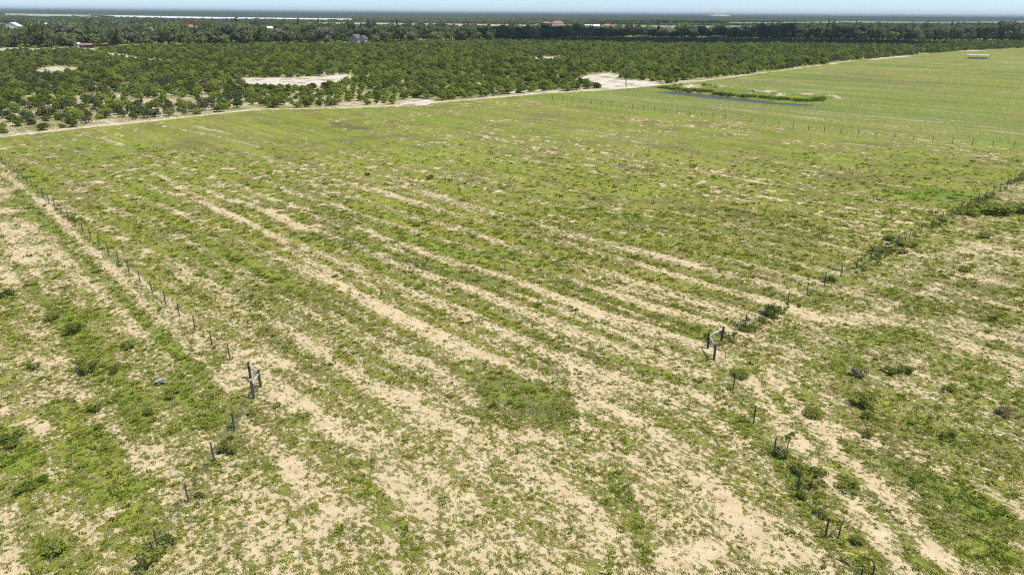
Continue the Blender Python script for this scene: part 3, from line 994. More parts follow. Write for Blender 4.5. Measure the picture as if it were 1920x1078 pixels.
def make_tufts(y0, y1, dens, size, seed):
    r = np.random.default_rng(seed)
    hw = 0.80 * y1 + 8
    n = int((y1 - y0) * 2 * hw * dens)
    x = r.uniform(-hw, hw, n)
    y = r.uniform(y0, y1, n)
    k = (np.abs(x) < 0.80 * y + 6) & (r.random(n) < 1 - sstep(95, 150, y))
    x, y = x[k], y[k]
    c, l, d, w = land(x, y)
    fine = fbm(x / 0.55, y / 0.55, 601, 2)
    p = sstep(0.12, 1.1, c + (fine - 0.5) * 1.7)
    p = np.maximum(p, 0.05)
    u = r.random(len(x))
    k = u < p
    x, y, c, l, d, p = x[k], y[k], c[k], l[k], d[k], p[k]
    n = len(x)
    z = height(x, y)
    s = size * (0.42 + 0.75 * r.random(n) + 1.3 * r.random(n) ** 14) * (0.75 + 0.45 * np.clip(c, 0, 1))
    scl = np.stack([s, s, s * (0.7 + 0.7 * r.random(n))], axis=1)
    q = r.random(n)
    var = np.where(q < 0.12 + 0.35 * np.clip(0.7 - c, 0, 1) + 0.3 * d, 6 + (r.random(n) * 2).astype(int),
                   np.where(r.random(n) < 0.25 + 0.75 * l, 3 + (r.random(n) * 3).astype(int), (r.random(n) * 3).astype(int)))
    return np.stack([x, y, z], axis=1), scl, var


P, S_, V_ = [], [], []
for a in ((21, 40, 29.0, 0.70, 1), (40, 62, 15.0, 0.85, 2), (62, 92, 5.0, 1.2, 3), (92, 150, 1.5, 1.35, 4)):
    p, s, v = make_tufts(*a)
    P.append(p)
    S_.append(s)
    V_.append(v)
P, S_, V_ = np.vstack(P), np.vstack(S_), np.concatenate(V_)
print('tufts', len(P))
scatter('grass', P, S_, zrot(len(P), 0.12), V_, TUFT, label='patchy low grass tufts covering the sandy pasture', cat='grass')

# low broad-leaved weeds in the rough side fields and under the fences
def weed_mesh(seed, R, Hh, n, size, mat):
    r = random.Random(seed)
    bl = []
    for k in range(5):
        a = r.uniform(0, 6.28)
        q = R * 0.55 * math.sqrt(r.random())
        s = R * r.uniform(0.42, 0.62)
        bl.append((math.cos(a) * q, math.sin(a) * q, Hh * r.uniform(0.25, 0.6), s, s, Hh * r.uniform(0.3, 0.5)))
    v, f = leaf_cloud(bl, n, size, seed, 0.35, 0.9)
    v[:, 2] = np.maximum(v[:, 2], -0.03)
    return mesh_of('weed', v, f, mat)


WEED = [weed_mesh(500 + k, 0.5, 0.42, 110, 0.13, M['weed']) for k in range(4)] + [weed_mesh(510, 0.4, 0.35, 90, 0.09, M['weed_grey'])]
WCOL = pcol('weed_source', WEED)
n = 26000
x = rng.uniform(-110, 110, n)
y = rng.uniform(21, 130, n)
lf = (side(x, y, L_CORNER, L_END) > 0) & ((y > 42.7) | (x < -17.8))
rt = (side(x, y, R_CORNER, R_END) < 0) & (x > 15.9)
nearf = np.minimum(np.minimum(segdist(x, y, np.array([L_CORNER, L_END])), segdist(x, y, np.array([R_CORNER, R_END]))),
                   np.minimum(segdist(x, y, np.array([L_CORNER, (-17.5, 20)])), segdist(x, y, np.array([R_CORNER, (16.3, 20)])))) < 1.0
k = (lf | rt | nearf) & (np.abs(x) < 0.80 * y + 5)
x, y = x[k], y[k]
nearf = nearf[k]
c, l, d, w = land(x, y)
pr = sstep(0.70, 1.15, c) * 0.25 + np.where(nearf, 0.13, 0.0)
k = rng.random(len(x)) < pr
x, y = x[k], y[k]
tf = rng.random(900) * 98 + 2
df = (R_END - R_CORNER) / np.linalg.norm(R_END - R_CORNER)
fx_ = R_CORNER[0] + df[0] * tf + rng.normal(size=900) * 0.5
fy_ = R_CORNER[1] + df[1] * tf + rng.normal(size=900) * 0.5
kf = rng.random(900) < sstep(0.36, 0.66, fbm(tf / 7, tf * 0 + 2.5, 181, 3))
ns_ = len(x)
x, y = np.concatenate([x, fx_[kf]]), np.concatenate([y, fy_[kf]])
n = len(x)
print('weeds', n)
s = 0.35 + 0.55 * rng.random(n) ** 2
s[ns_:] *= 0.95
scatter('weeds', np.stack([x, y, height(x, y)], axis=1), np.stack([s, s, s * (0.6 + 0.6 * rng.random(n))], axis=1), zrot(n, 0.06),
        np.where(rng.random(n) < 0.08, 4, rng.integers(0, 4, n)), WCOL, label='low leafy weeds scattered over the rough side fields', cat='weeds')

# reeds and rank grass on the pond's banks
REED = pcol('reed_source', [tuft_mesh(450 + k, 30, 0.95, 0.5, 0.05, M['reed']) for k in range(3)])
rx, ry = [], []
for pl, wd, cnt in ((gpoly([(1238, 165), (1290, 170), (1335, 173)]), 2.2, 170), (gpoly([(1400, 181), (1450, 186), (1510, 190), (1545, 188)]), 1.8, 150),
                    (gpoly([(1260, 162), (1330, 167), (1420, 178)]), 2.5, 14), (gpoly([(1340, 176), (1400, 182)]), 1.2, 40)):
    for _ in range(cnt):
        i = rng.integers(0, len(pl) - 1)
        t = rng.random()
        rx.append(pl[i][0] * (1 - t) + pl[i + 1][0] * t + rng.normal() * wd * 0.6)
        ry.append(pl[i][1] * (1 - t) + pl[i + 1][1] * t + rng.normal() * wd * 0.6)
rx, ry = np.array(rx), np.array(ry)
k = ~inpoly(rx, ry, POND)
rx, ry = rx[k], ry[k]
n = len(rx)
s = 0.7 + 0.6 * rng.random(n)
scatter('reeds', np.stack([rx, ry, height(rx, ry)], axis=1), np.stack([s, s, s], axis=1), zrot(n, 0.1), rng.integers(0, 3, n), REED,
        label='rank reeds and tall grass on the banks of the pond', cat='reeds')


# ------------------------------------------------------------------ trees as things
def tree(name, label, cat, loc, crown, trunk, sc=1.0, rz=0.0, group=None, sz=1.0):
    e = link(name, None, None, (loc[0], loc[1], loc[2] if len(loc) > 2 else 0))
    e.rotation_euler = (0, 0, rz)
    e.scale = (sc, sc, sc * sz)
    tag(e, label, cat, group)
    link('trunk', trunk, e)
    link('crown', crown, e)
    return e


# grove: rows along its edge
e0, e1 = np.array(EDGE[1]), np.array(EDGE[13])
du = (e1 - e0) / np.linalg.norm(e1 - e0)
dv = np.array([-du[1], du[0]])
uu = np.arange(-260, 900, 3.2)
ww = np.arange(-40, 620, 5.1)
U, W = np.meshgrid(uu, ww)
U = U.ravel() + rng.normal(size=U.size) * 0.55
W = W.ravel() + rng.normal(size=W.size) * 0.45
tx, ty = e0[0] + du[0] * U + dv[0] * W, e0[1] + du[1] * U + dv[1] * W
ins = inpoly(tx, ty, GROVE)
ed = segdist(tx, ty, EDGE)
az = np.degrees(np.arctan2(tx, ty))
k = ins & (ed > 3.6) & (np.abs(az) < 41)
for c in CLEAR:
    k &= ~inpoly(tx, ty, c)
    k &= segdist(tx, ty, np.vstack([c, c[:1]])) > 1.6
k &= segdist(tx, ty, LANE) > 4.5
k &= segdist(tx, ty, POND) > 12
gap = fbm(tx / 16, ty / 16, 701, 3)
sparse = (1 - sstep(20, 62, ed)) * (tx < -36) + 0.5 * (1 - sstep(60, 130, ed)) * (tx < -75)
pkeep = 0.97 - np.clip(sparse, 0, 1) * (0.10 + 0.9 * (gap - 0.42) * 2)
k &= rng.random(len(tx)) < pkeep
tx, ty, ed = tx[k], ty[k], ed[k]
dist = np.hypot(tx, ty)
od = np.argsort(dist)
tx, ty, ed, dist = tx[od], ty[od], ed[od], dist[od]
greyn = fbm(tx / 30, ty / 30, 731, 3)
is_grey = (rng.random(len(tx)) < np.clip((greyn - 0.5) * 3.0, 0.02, 0.6) * np.where(ty < 330, 1, 0.5) + 0.45 * sstep(200, 330, tx))
tsc = (0.45 + 0.58 * rng.random(len(tx))) * np.where((tx < -36) & (ed < 45), 0.88, 1.0)
print('grove trees', len(tx))
# those in the frame come first as things of their own
fx = np.abs(np.degrees(np.arctan2(tx, ty))) < 36.6
things = np.where(fx)[0][:300]
rest = np.setdiff1d(np.arange(len(tx)), things)
ordn = 0
for i in things:
    g = is_grey[i]
    cm = CITG[i % 2] if g else CIT[i % 5]
    front = ed[i] < 13
    pxx = 960 + 1280 * tx[i] / (ty[i] * 0.93 + 9)
    size = 'small' if tsc[i] < 0.68 else ('mid-sized' if tsc[i] < 0.88 else 'large')
    look = size + (' thin greyish' if g else ' green') + ' citrus tree'
    if tx[i] < -36 and front:
        ordn += 1
        where, zone = 'in the gappy front row, left of the grove', 'front row left'
    elif tx[i] < -36:
        if pxx < 150:
            where, zone = 'on bare sand at the left picture edge', 'sparse left edge'
        elif pxx < 300:
            where, zone = 'in the sparse grove below the red-roofed barn', 'sparse below barn'
        elif pxx < 450:
            where, zone = 'left of the large pale clearing', 'left of clearing'
        else:
            where, zone = 'between the large pale clearing and the sandy track', 'below clearing'
    elif front:
        where, zone = 'in the closed front row, mid frame', 'front row middle'
    elif pxx < 860:
        where, zone = 'behind the sandy notch in the front row', 'behind notch'
    else:
        where, zone = 'in the dense grove left of the bright white sand', 'left of white sand'
    lab, grp = look + ' ' + where, 'citrus trees, ' + zone + ', ' + look.replace(' citrus tree', '')
    tree('citrus_tree', lab, 'citrus tree', (tx[i], ty[i], gz(tx[i], ty[i])), cm, CIT_TR[i % 3], float(tsc[i]), float(rng.random() * 6.28), grp, float(0.78 + 0.45 * rng.random()))
gs = pcol('grove_source', [merge('grove_tree', CIT[k], CIT_TR[k % 3]) for k in range(5)] + [merge('grove_tree', CITG[k], CIT_TR[k]) for k in range(2)])
n = len(rest)
s = tsc[rest]
scatter('citrus_grove', np.stack([tx[rest], ty[rest], np.zeros(n)], axis=1), np.stack([s, s * (0.85 + 0.3 * rng.random(n)), s * (0.72 + 0.55 * rng.random(n))], axis=1), zrot(n),
        np.where(is_grey[rest], 5 + rng.integers(0, 2, n), rng.integers(0, 5, n)), gs, label='dense citrus grove stretching away beyond its nearer trees', cat='grove')

# lone thin tree on the white sand beside the grove
lx, ly = gp(1174, 163)
v, f = leaf_cloud([(0.3, 0.2, 6.6, 1.9, 1.9, 0.8), (-1.3, 0.2, 5.6, 1.2, 1.2, 0.6), (1.5, -0.5, 5.7, 1.3, 1.2, 0.6), (0.1, 0.9, 7.6, 1.2, 1.2, 0.6)], 170, 0.5, 801, 0, 0.9)
lone_c = mesh_of('lone_crown', v, f, M['oak'])
tree('tall_tree', 'tall thin tree with a bare dark trunk on the white sand', 'tree', (lx, ly, 0), lone_c, trunk_mesh('lone_trunk', 803, 7.6, 0.17, 2.2, 6, 0.5))

# ------------------------------------------------------------------ buildings (needed before the woods are planted)
BUILD = []


def house(name, label, px, py, w, d, hw, hr, wall, roof, rz=0.0, gable='y', nwin=3, cat='house', hip=False, door=True, wing=None):
    """Walls with window openings, pitched or hipped roof with eaves. Local +X along the long side; -Y faces the camera before rz."""
    x, y = gp(px, py)
    e = link(name, None, None, (x, y, 0))
    e.rotation_euler = (0, 0, rz)
    tag(e, label, cat)
    BUILD.append((x, y, max(w, d) * 0.75))

    def wallmesh(w, d, hw, hr, gable):
        mb = MB()
        a, b = w / 2, d / 2
        mb.box(-a, -b, 0, a, b, hw)
        if not hip:
            if gable == 'y':
                mb.add([(-a, -b, hw), (a, -b, hw), (0, -b, hw + hr), (-a, b, hw), (a, b, hw), (0, b, hw + hr)], [(0, 1, 2), (5, 4, 3)])
            else:
                mb.add([(-a, -b, hw), (-a, b, hw), (-a, 0, hw + hr), (a, -b, hw), (a, b, hw), (a, 0, hw + hr)], [(2, 1, 0), (3, 4, 5)])
        return mb

    def roofmesh(w, d, hw, hr, gable, ox=0, oy=0):
        mb = MB()
        a, b, o, t = w / 2 + 0.45, d / 2 + 0.45, 0.0, 0.18
        z0 = hw - 0.12
        if hip:
            rl = max(a - b, 0.3)
            mb.add([(-a, -b, z0), (a, -b, z0), (a, b, z0), (-a, b, z0), (-rl, 0, hw + hr), (rl, 0, hw + hr)],
                   [(0, 1, 5, 4), (1, 2, 5), (2, 3, 4, 5), (3, 0, 4), (3, 2, 1, 0)])
        elif gable == 'y':
            for s in (-1, 1):
                mb.add([(s * a, -b, z0), (s * a, b, z0), (0, b, hw + hr), (0, -b, hw + hr), (s * a, -b, z0 + t), (s * a, b, z0 + t), (0, b, hw + hr + t), (0, -b, hw + hr + t)],
                       [(0, 1, 2, 3), (4, 7, 6, 5), (0, 4, 5, 1), (0, 3, 7, 4), (1, 5, 6, 2)])
        else:
            for s in (-1, 1):
                mb.add([(-a, s * b, z0), (a, s * b, z0), (a, 0, hw + hr), (-a, 0, hw + hr), (-a, s * b, z0 + t), (a, s * b, z0 + t), (a, 0, hw + hr + t), (-a, 0, hw + hr + t)],
                       [(0, 1, 2, 3), (4, 7, 6, 5), (0, 4, 5, 1), (0, 3, 7, 4), (1, 5, 6, 2)])
        return mb
    link('wall', wallmesh(w, d, hw, hr, gable).mesh('wall', M[wall]), e)
    link('roof', roofmesh(w, d, hw, hr, gable).mesh('roof', M[roof]), e)
    if wing:
        ww_, wd_, wx, wy = wing
        o = link('wing_wall', wallmesh(ww_, wd_, hw, hr * 0.8, 'y').mesh('wing_wall', M[wall]), e, (wx, wy, 0))
        o = link('wing_roof', roofmesh(ww_, wd_, hw, hr * 0.8, 'y').mesh('wing_roof', M[roof]), e, (wx, wy, 0.01))
    wm = MB().box(-0.55, -0.05, 0, 0.55, 0.05, 1.3).mesh('window', M['glass'])
    fm = MB().box(-0.68, -0.09, -0.1, 0.68, -0.05, 0.0).box(-0.68, -0.09, 1.3, 0.68, -0.05, 1.4).box(-0.68, -0.09, 0, -0.55, -0.05, 1.3).box(0.55, -0.09, 0, 0.68, -0.05, 1.3).mesh('window_frame', M['white_paint'])
    for k in range(nwin):
        wx = (k + 0.5) / nwin * w * 0.86 - w * 0.43
        if door and k == nwin // 2:
            link('door', MB().box(-0.5, -0.06, 0.05, 0.5, 0.06, 2.15).mesh('door', M['brown_wall']), e, (wx, -d / 2, 0))
            continue
        o = link('window', wm, e, (wx, -d / 2, hw * 0.36))
        link('window_frame', fm, o)
    if gable == 'y' and hr > 2.2 and not hip:
        o = link('window', wm, e, (0, -d / 2, hw + hr * 0.12))
        link('window_frame', fm, o)
    return e


def rd(a):
    return math.radians(a)


house('gabled_house', 'grey gabled house with dark roof at the far edge of the grove', 668, 81.5, 8.5, 12, 3.4, 3.6, 'grey_wall', 'grey_roof', rd(-12), 'y', 2, wing=(5.5, 6.5, 6.2, 1.5))
house('low_barn', 'low barn with a faded red roof behind the pale yard', 164, 90.2, 8.2, 5, 2.0, 0.9, 'brown_wall', 'red_roof', rd(8), 'x', 2, cat='barn')
house('small_shed', 'small shed with faded red roof right of the low barn', 197, 88.0, 5.0, 3.6, 1.8, 0.7, 'brown_wall', 'red_roof', rd(-6), 'x', 1, cat='shed', door=False)
house('white_shed', 'tiny white shed just left of the low red-roofed barn', 146, 89.0, 3.6, 3, 2.3, 0.7, 'white_paint', 'white_roof', rd(10), 'x', 1, cat='shed', door=False)
house('white_mansion', 'large bright white house with white roofs at the far left', 28, 58.5, 15, 14, 5.4, 4.6, 'white_paint', 'white_roof', rd(14), 'y', 4, wing=(12, 10, -12, -3))
house('white_roof_house', 'white-roofed house among trees right of the large white house', 81, 51.5, 15, 8, 4.0, 2.0, 'white_paint', 'white_roof', rd(6), 'x', 4)
house('white_roof_house', 'pale flat-roofed house in the woods, left of the orange-roofed one', 221, 51.5, 17, 8, 4.2, 1.6, 'cream_wall', 'white_roof', rd(-4), 'x', 4)
house('grey_cottage', 'small grey-walled cottage half hidden by trees left of the orange roof', 281, 62, 11, 7, 4.2, 1.6, 'grey_wall', 'tin', rd(-18), 'x', 3)
house('orange_roof_house', 'orange-tiled house rising from dark trees on the left', 358, 57.5, 17, 10, 4.6, 2.8, 'cream_wall', 'orange_roof', rd(-14), 'x', 4, hip=True)
house('hip_roof_house', 'pale house with a hipped roof in the woods left of centre', 505, 60, 16, 10, 4.4, 2.6, 'cream_wall', 'white_roof', rd(4), 'x', 4, hip=True)
house('orange_roof_house', 'far orange-roofed house near the centre of the skyline', 1045, 48.5, 26, 14, 6, 3.4, 'cream_wall', 'orange_roof', rd(10), 'x', 4, hip=True)
house('brown_roof_house', 'far brown house just left of the central orange-roofed house', 1024, 48.5, 22, 12, 5, 3, 'brown_wall', 'red_roof', rd(-8), 'x', 3, hip=True)
house('white_hall', 'long white buildings in the distance right of centre', 1108, 54.0, 32, 12, 4.4, 2.4, 'white_paint', 'white_roof', rd(5), 'x', 6, cat='building', wing=(9, 9, -9, -4))
house('red_roof_house', 'far house with red roof beside the long white buildings', 1140, 53.2, 20, 11, 4.4, 3, 'cream_wall', 'orange_roof', rd(-5), 'x', 4, hip=True)
house('grey_roof_house', 'big dark purple-grey roofed house among the right-hand trees', 1252, 61, 16, 12, 4.5, 4.0, 'grey_wall', 'grey_roof', rd(8), 'x', 4, hip=True)
house('white_gable_shed', 'white gable-roofed shed between dark trees right of the grey-roofed house', 1322, 59.5, 6, 8, 3.4, 2.2, 'white_paint', 'white_roof', rd(-25), 'y', 1, cat='shed', door=False)
house('white_trailer', 'long low white trailer at the shaded edge of the grove', 1341, 72.5, 8, 3, 2.6, 0.3, 'white_paint', 'white_roof', rd(3), 'x', 4, cat='trailer')
house('white_trailer', 'second white trailer, right of the longer one, by the shaded grove', 1355, 72.8, 5.5, 3, 2.5, 0.3, 'white_paint', 'white_roof', rd(-4), 'x', 3, cat='trailer')
house('tin_shed', 'white-roofed shed at the foot of the right-hand wood', 1523, 67.0, 6, 5, 3.0, 1.0, 'white_paint', 'white_roof', rd(20), 'x', 1, cat='shed', door=False)
house('tin_shed', 'small white-roofed shed in the wood above the far pasture', 1760, 73.5, 5, 4.5, 3.0, 1.2, 'white_paint', 'white_roof', rd(-24), 'x', 1, cat='shed', door=False)

# open pole shed in the far pasture
sx, sy = gp(1832, 110.5)
ps = link('pole_shed', None, None, (sx, sy, 0))
ps.rotation_euler = (0, 0, rd(-14))
tag(ps, 'long low open shed with pale roof in the far right pasture', 'shed')
BUILD.append((sx, sy, 9))
link('roof', MB().add([(-6.4, -2.4, 1.95), (6.4, -2.4, 1.95), (6.4, 2.4, 2.45), (-6.4, 2.4, 2.45), (-6.4, -2.4, 2.07), (6.4, -2.4, 2.07), (6.4, 2.4, 2.57), (-6.4, 2.4, 2.57)],
     [(3, 2, 1, 0), (4, 5, 6, 7), (0, 1, 5, 4), (1, 2, 6, 5), (2, 3, 7, 6), (3, 0, 4, 7)]).mesh('roof', M['tin']), ps)
for k in range(5):
    for s in (-1, 1):
        link('post', MB().box(-0.08, -0.08, 0, 0.08, 0.08, 1.97 if s < 0 else 2.4).mesh('post', M['post']), ps, (-6 + 3 * k, 2.1 * s, 0))
link('feed_trough', MB().box(-5.4, -1.6, 0.25, 5.4, -0.9, 0.8).mesh('feed_trough', M['tin']), ps)

# ------------------------------------------------------------------ woods
WOOD_L = gpoly([(-200, 100), (-200, 36), (0, 37), (230, 40), (480, 43), (700, 45), (700, 52), (860, 55), (1010, 55), (1010, 76), (840, 80), (640, 83), (420, 86), (230, 90), (175, 90), (100, 89), (0, 91)])
WOOD_R = gpoly([(1010, 75), (1010, 58), (1100, 60), (1240, 60), (1440, 60), (1500, 52), (1700, 50), (1960, 49), (2060, 52), (2060, 79), (1700, 78), (1440, 75), (1200, 72)])


def plant(poly, spacing, seed, az=40.0):
    r = np.random.default_rng(seed)
    x0, y0 = poly.min(axis=0)
    x1, y1 = poly.max(axis=0)
    X, Y = np.meshgrid(np.arange(x0, x1, spacing), np.arange(y0, y1, spacing))
    X = X.ravel() + r.uniform(-.5, .5, X.size) * spacing
    Y = Y.ravel() + r.uniform(-.5, .5, Y.size) * spacing
    k = inpoly(X, Y, poly) & (np.abs(np.degrees(np.arctan2(X, Y))) < az)
    for bx, by, br in BUILD:
        d_ = np.hypot(bx, by)
        # leave out trees at the house and on its camera side, for the view
        px, py = bx / d_, by / d_
        al = (X - bx) * px + (Y - by) * py
        ac = np.abs(-(X - bx) * py + (Y - by) * px)
        k &= ~((ac < br + 1.5) & (al > -br * 1.2 - 10) & (al < br + 3))
    for fp in FIELD_POLY:
        k &= ~inpoly(X, Y, fp)
    return X[k], Y[k]


def sightline_cap(X, Y):
    """Tree height cap along camera sight lines, so fields and houses behind show."""
    d = np.hypot(X, Y)
    a = np.degrees(np.arctan2(X, Y))
    cap = np.full(X.shape, 99.0)
    for fp in FIELD_POLY:
        fd, fa = np.hypot(fp[:, 0], fp[:, 1]), np.degrees(np.arctan2(fp[:, 0], fp[:, 1]))
        n_ = len(fp)
        bins = np.arange(fa.min(), fa.max(), 0.25)
        for b in bins:
            hit = []
            for i in range(n_):
                a0, a1 = fa[i], fa[(i + 1) % n_]
                if (a0 - b) * (a1 - b) <= 0 and a0 != a1:
                    hit.append(fd[i] + (fd[(i + 1) % n_] - fd[i]) * (b - a0) / (a1 - a0))
            if len(hit) >= 2:
                D = 0.6 * min(hit) + 0.4 * max(hit)
                k = (np.abs(a - b) <= 0.13) & (d < D)
                cap[k] = np.minimum(cap[k], 24.5 * (1 - d[k] / D))
    for bx, by, br in BUILD:
        D = math.hypot(bx, by)
        px, py = bx / D, by / D
        al = D - (X * px + Y * py)
        ac = np.abs(-X * py + Y * px)
        k = (ac < br * 0.95 + 2) & (al > 0)
        cap[k] = np.minimum(cap[k], 2.6 + 22.4 * al[k] / D)
    jit = np.random.default_rng(5).random(X.shape)
    return np.where(jit < 0.10, cap * 1.6, cap)


oak_src = pcol('wood_source', [merge('wood_tree', OAK[k], OAK_TR[k % 2]) for k in range(5)] + [merge('wood_pine', PINE[k], PINE_TR) for k in range(2)])
px_, py_ = plant(WOOD_L, 9.5, 901)
dn = fbm(px_ / 70, py_ / 70, 911, 3)
k = rng.random(len(px_)) < np.clip(0.55 + (dn - 0.42) * 3.0, 0.2, 0.97)
px_, py_ = px_[k], py_[k]
qx, qy = plant(WOOD_R, 8.5, 902)
dn = fbm(qx / 70, qy / 70, 912, 3)
k = rng.random(len(qx)) < np.clip(0.6 + (dn - 0.42) * 3.0, 0.3, 0.98)
qx, qy = qx[k], qy[k]

# the big trees in front that can be told apart
BIG = [
    (22, 89, 0.95, 1.0, 'rounded light green tree at the far left edge by the pale yard', 'oak'),
    (48, 87, 1.0, 0.95, 'dark tree between the light green tree and the broad oak, far left', 'oak'),
    (72, 91, 1.05, 0.9, 'broad dark oak with a spreading crown, left half of the pair by the yard', 'oak'),
    (97, 91, 1.12, 0.92, 'broad dark oak, right half of the pair by the yard', 'oak'),
    (131, 91, 0.92, 1.05, 'narrower dark oak just left of the low red-roofed barn', 'oak'),
    (182, 88, 0.8, 1.0, 'dark tree standing between the barn and the small red-roofed shed', 'oak'),
    (222, 89, 0.7, 1.0, 'mid green tree right of the small red-roofed shed', 'oak'),
    (345, 86, 1.0, 0.9, 'very dark broad tree below the orange-tiled house', 'oak'),
    (378, 86, 1.0, 0.9, 'dark dense tree right below the orange-tiled house', 'oak'),
    (356, 87.5, 0.55, 1.15, 'small pointed light green tree at the grove edge below the orange roof', 'oak'),
    (425, 85.5, 0.8, 0.9, 'yellow-green tree at the grove edge left of centre', 'oak'),
    (645, 82.5, 0.75, 1.0, 'dark tree at the left wall of the grey gabled house', 'oak'),
    (704, 82.5, 0.7, 0.95, 'dark tree at the right wall of the grey gabled house', 'oak'),
    (662, 76.5, 1.2, 1.35, 'tall dark tree rising behind the grey gabled house', 'oak'),
    (1308, 68, 0.85, 0.85, 'dark round tree left of the white trailers', 'oak'),
    (1345, 68.5, 0.95, 0.9, 'dark round tree right behind the white trailers', 'oak'),
    (1378, 69, 0.95, 0.85, 'dark round tree right of the white trailers', 'oak'),
    (1417, 66, 1.0, 0.95, 'left of two tall narrow pines above the right-hand trees', 'pine'),
    (1428, 66, 1.05, 1.0, 'right of two tall narrow pines above the right-hand trees', 'pine'),
]
for i, (a, b, sc_, zz, lab, kd) in enumerate(BIG):
    x, y = gp(a, b)
    if kd == 'oak':
        tree('oak_tree', lab, 'tree', (x, y, 0), OAK[1] if ('light green' in lab or 'yellow-green' in lab or 'mid green' in lab) and 'between' not in lab else OAK[(0, 2, 4)[i % 3]], OAK_TR[i % 2], sc_, i * 1.3, None, zz)
    else:
        tree('pine_tree', lab, 'pine', (x, y, 0), PINE[i % 2], PINE_TR, sc_, i * 1.3, None, zz)
    for arr in ('L', 'R'):
        if arr == 'L':
            k = np.hypot(px_ - x, py_ - y) > 5.5 * sc_
            px_, py_ = px_[k], py_[k]
        else:
            k = np.hypot(qx - x, qy - y) > 5.5 * sc_
            qx, qy = qx[k], qy[k]
# the front line of each wood, tree by tree
def frontline(X, Y, poly_px, lab, grp, n, big_=1.0):
    fl = gpoly(poly_px)
    d_ = segdist(X, Y, fl)
    inv = np.abs(np.degrees(np.arctan2(X, Y))) < 36.3
    idx = np.where(inv & (d_ < 13))[0]
    idx = idx[np.argsort(d_[idx])][:n]
    for i in idx:
        sc_ = float((0.62 + 0.62 * rng.random()) * big_)
        tall = ('low ' if sc_ < 0.88 * big_ else ('mid-height ' if sc_ < 1.0 * big_ else 'tall ')) + ('dark green ', 'light green ', 'dark green ', 'greyish ', 'dark green ')[i % 5]
        tree('oak_tree', tall + lab, 'tree', (X[i], Y[i], 0), OAK[i % 5], OAK_TR[i % 2], sc_, float(rng.random() * 6), grp + ', ' + tall.strip(), float(0.85 + 0.35 * rng.random()))
    m = np.ones(len(X), dtype=bool)
    m[idx] = False
    return X[m], Y[m]


px_, py_ = frontline(px_, py_, [(230, 90), (420, 86), (640, 83)], 'tree fronting the wood left of the grey house', 'front line of the left-hand wood', 45)
px_, py_ = frontline(px_, py_, [(700, 82), (840, 80), (1010, 76)], 'tree fronting the wood right of the grey house', 'front line of the middle wood', 40)
qx, qy = frontline(qx, qy, [(1440, 75), (1700, 78), (1960, 79)], 'tree fronting the wood above the far right pasture', 'front line of the right-hand wood', 50, 1.35)
for nm, X, Y, lab, hs in (('left_wood', px_, py_, 'mixed green wood with houses stretching behind the grove on the left', 1.0), ('right_wood', qx, qy, 'dark wood stretching behind the grove on the right', 1.12)):
    n = len(X)
    print(nm, n)
    s = hs * (0.55 + 0.55 * rng.random(n)) * (1 - 0.35 * sstep(900, 1400, np.hypot(X, Y))) * (1 + 0.22 * (1 - sstep(600, 850, np.hypot(X, Y))))
    s = np.minimum(s, np.maximum(sightline_cap(X, Y), 2.0) / 13.5)
    var = np.where(rng.random(n) < 0.06, 5 + rng.integers(0, 2, n), rng.integers(0, 5, n))
    scatter(nm.split('_')[1] + 'land', np.stack([X, Y, np.zeros(n)], axis=1), np.stack([s, s, s * (0.8 + 0.45 * rng.random(n))], axis=1), zrot(n), var, oak_src, label=lab, cat='wood')

# scattered belts and copses of the middle distance
MIDF = np.array([(-2300, 1150), (-1300, 3000), (0, 3000), (1900, 2900), (2300, 1250), (900, 1250), (150, 1080), (0, 1130), (-500, 1500), (-900, 1350)], dtype=float)
mx, my = plant(MIDF, 14.0, 903)
dn = fbm(mx / 160, my / 60, 921, 4)
k = (rng.random(len(mx)) < np.clip((dn - 0.36) * 5.0, 0.06, 0.95))
mx, my = mx[k], my[k]
n = len(mx)
print('mid trees', n)
s = 0.5 + 0.35 * rng.random(n)
s = np.minimum(s, np.maximum(sightline_cap(mx, my), 1.6) / 11.0)
scatter('tree_belts', np.stack([mx, my, np.zeros(n)], axis=1), np.stack([s * 1.25, s * 1.25, s * (0.65 + 0.3 * rng.random(n))], axis=1), zrot(n), rng.integers(0, 5, n), oak_src,
        label='far belts and copses of trees between pale fields', cat='wood')

# endless forest towards the horizon: one bumpy canopy
ys_ = [2750.0]
while ys_[-1] < 19000:
    ys_.append(ys_[-1] * 1.017)
ys_ = np.array(ys_)
ang = np.linspace(-41, 41, 640)
YY, AA = np.meshgrid(ys_, np.radians(ang), indexing='ij')
XX = YY * np.tan(AA)
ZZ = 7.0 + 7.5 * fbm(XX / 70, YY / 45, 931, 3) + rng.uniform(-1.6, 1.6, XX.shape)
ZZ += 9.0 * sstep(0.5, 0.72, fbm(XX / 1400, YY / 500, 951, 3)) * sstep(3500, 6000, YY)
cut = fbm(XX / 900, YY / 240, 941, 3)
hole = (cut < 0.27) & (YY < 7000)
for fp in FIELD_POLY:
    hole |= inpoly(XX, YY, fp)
    # canopy lowered in front of the fields so they show from the camera
ZZ = np.minimum(ZZ, np.maximum(sightline_cap(XX.ravel(), YY.ravel()).reshape(XX.shape) * 0.85, 1.0))
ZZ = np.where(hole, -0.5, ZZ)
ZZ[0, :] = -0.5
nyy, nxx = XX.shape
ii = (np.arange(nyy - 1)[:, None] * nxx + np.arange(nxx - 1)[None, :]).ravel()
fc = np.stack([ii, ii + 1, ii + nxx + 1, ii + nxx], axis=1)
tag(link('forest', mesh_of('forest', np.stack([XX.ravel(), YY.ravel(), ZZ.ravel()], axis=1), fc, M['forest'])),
    'endless blue-green forest canopy reaching the horizon', 'forest', None, 'stuff')


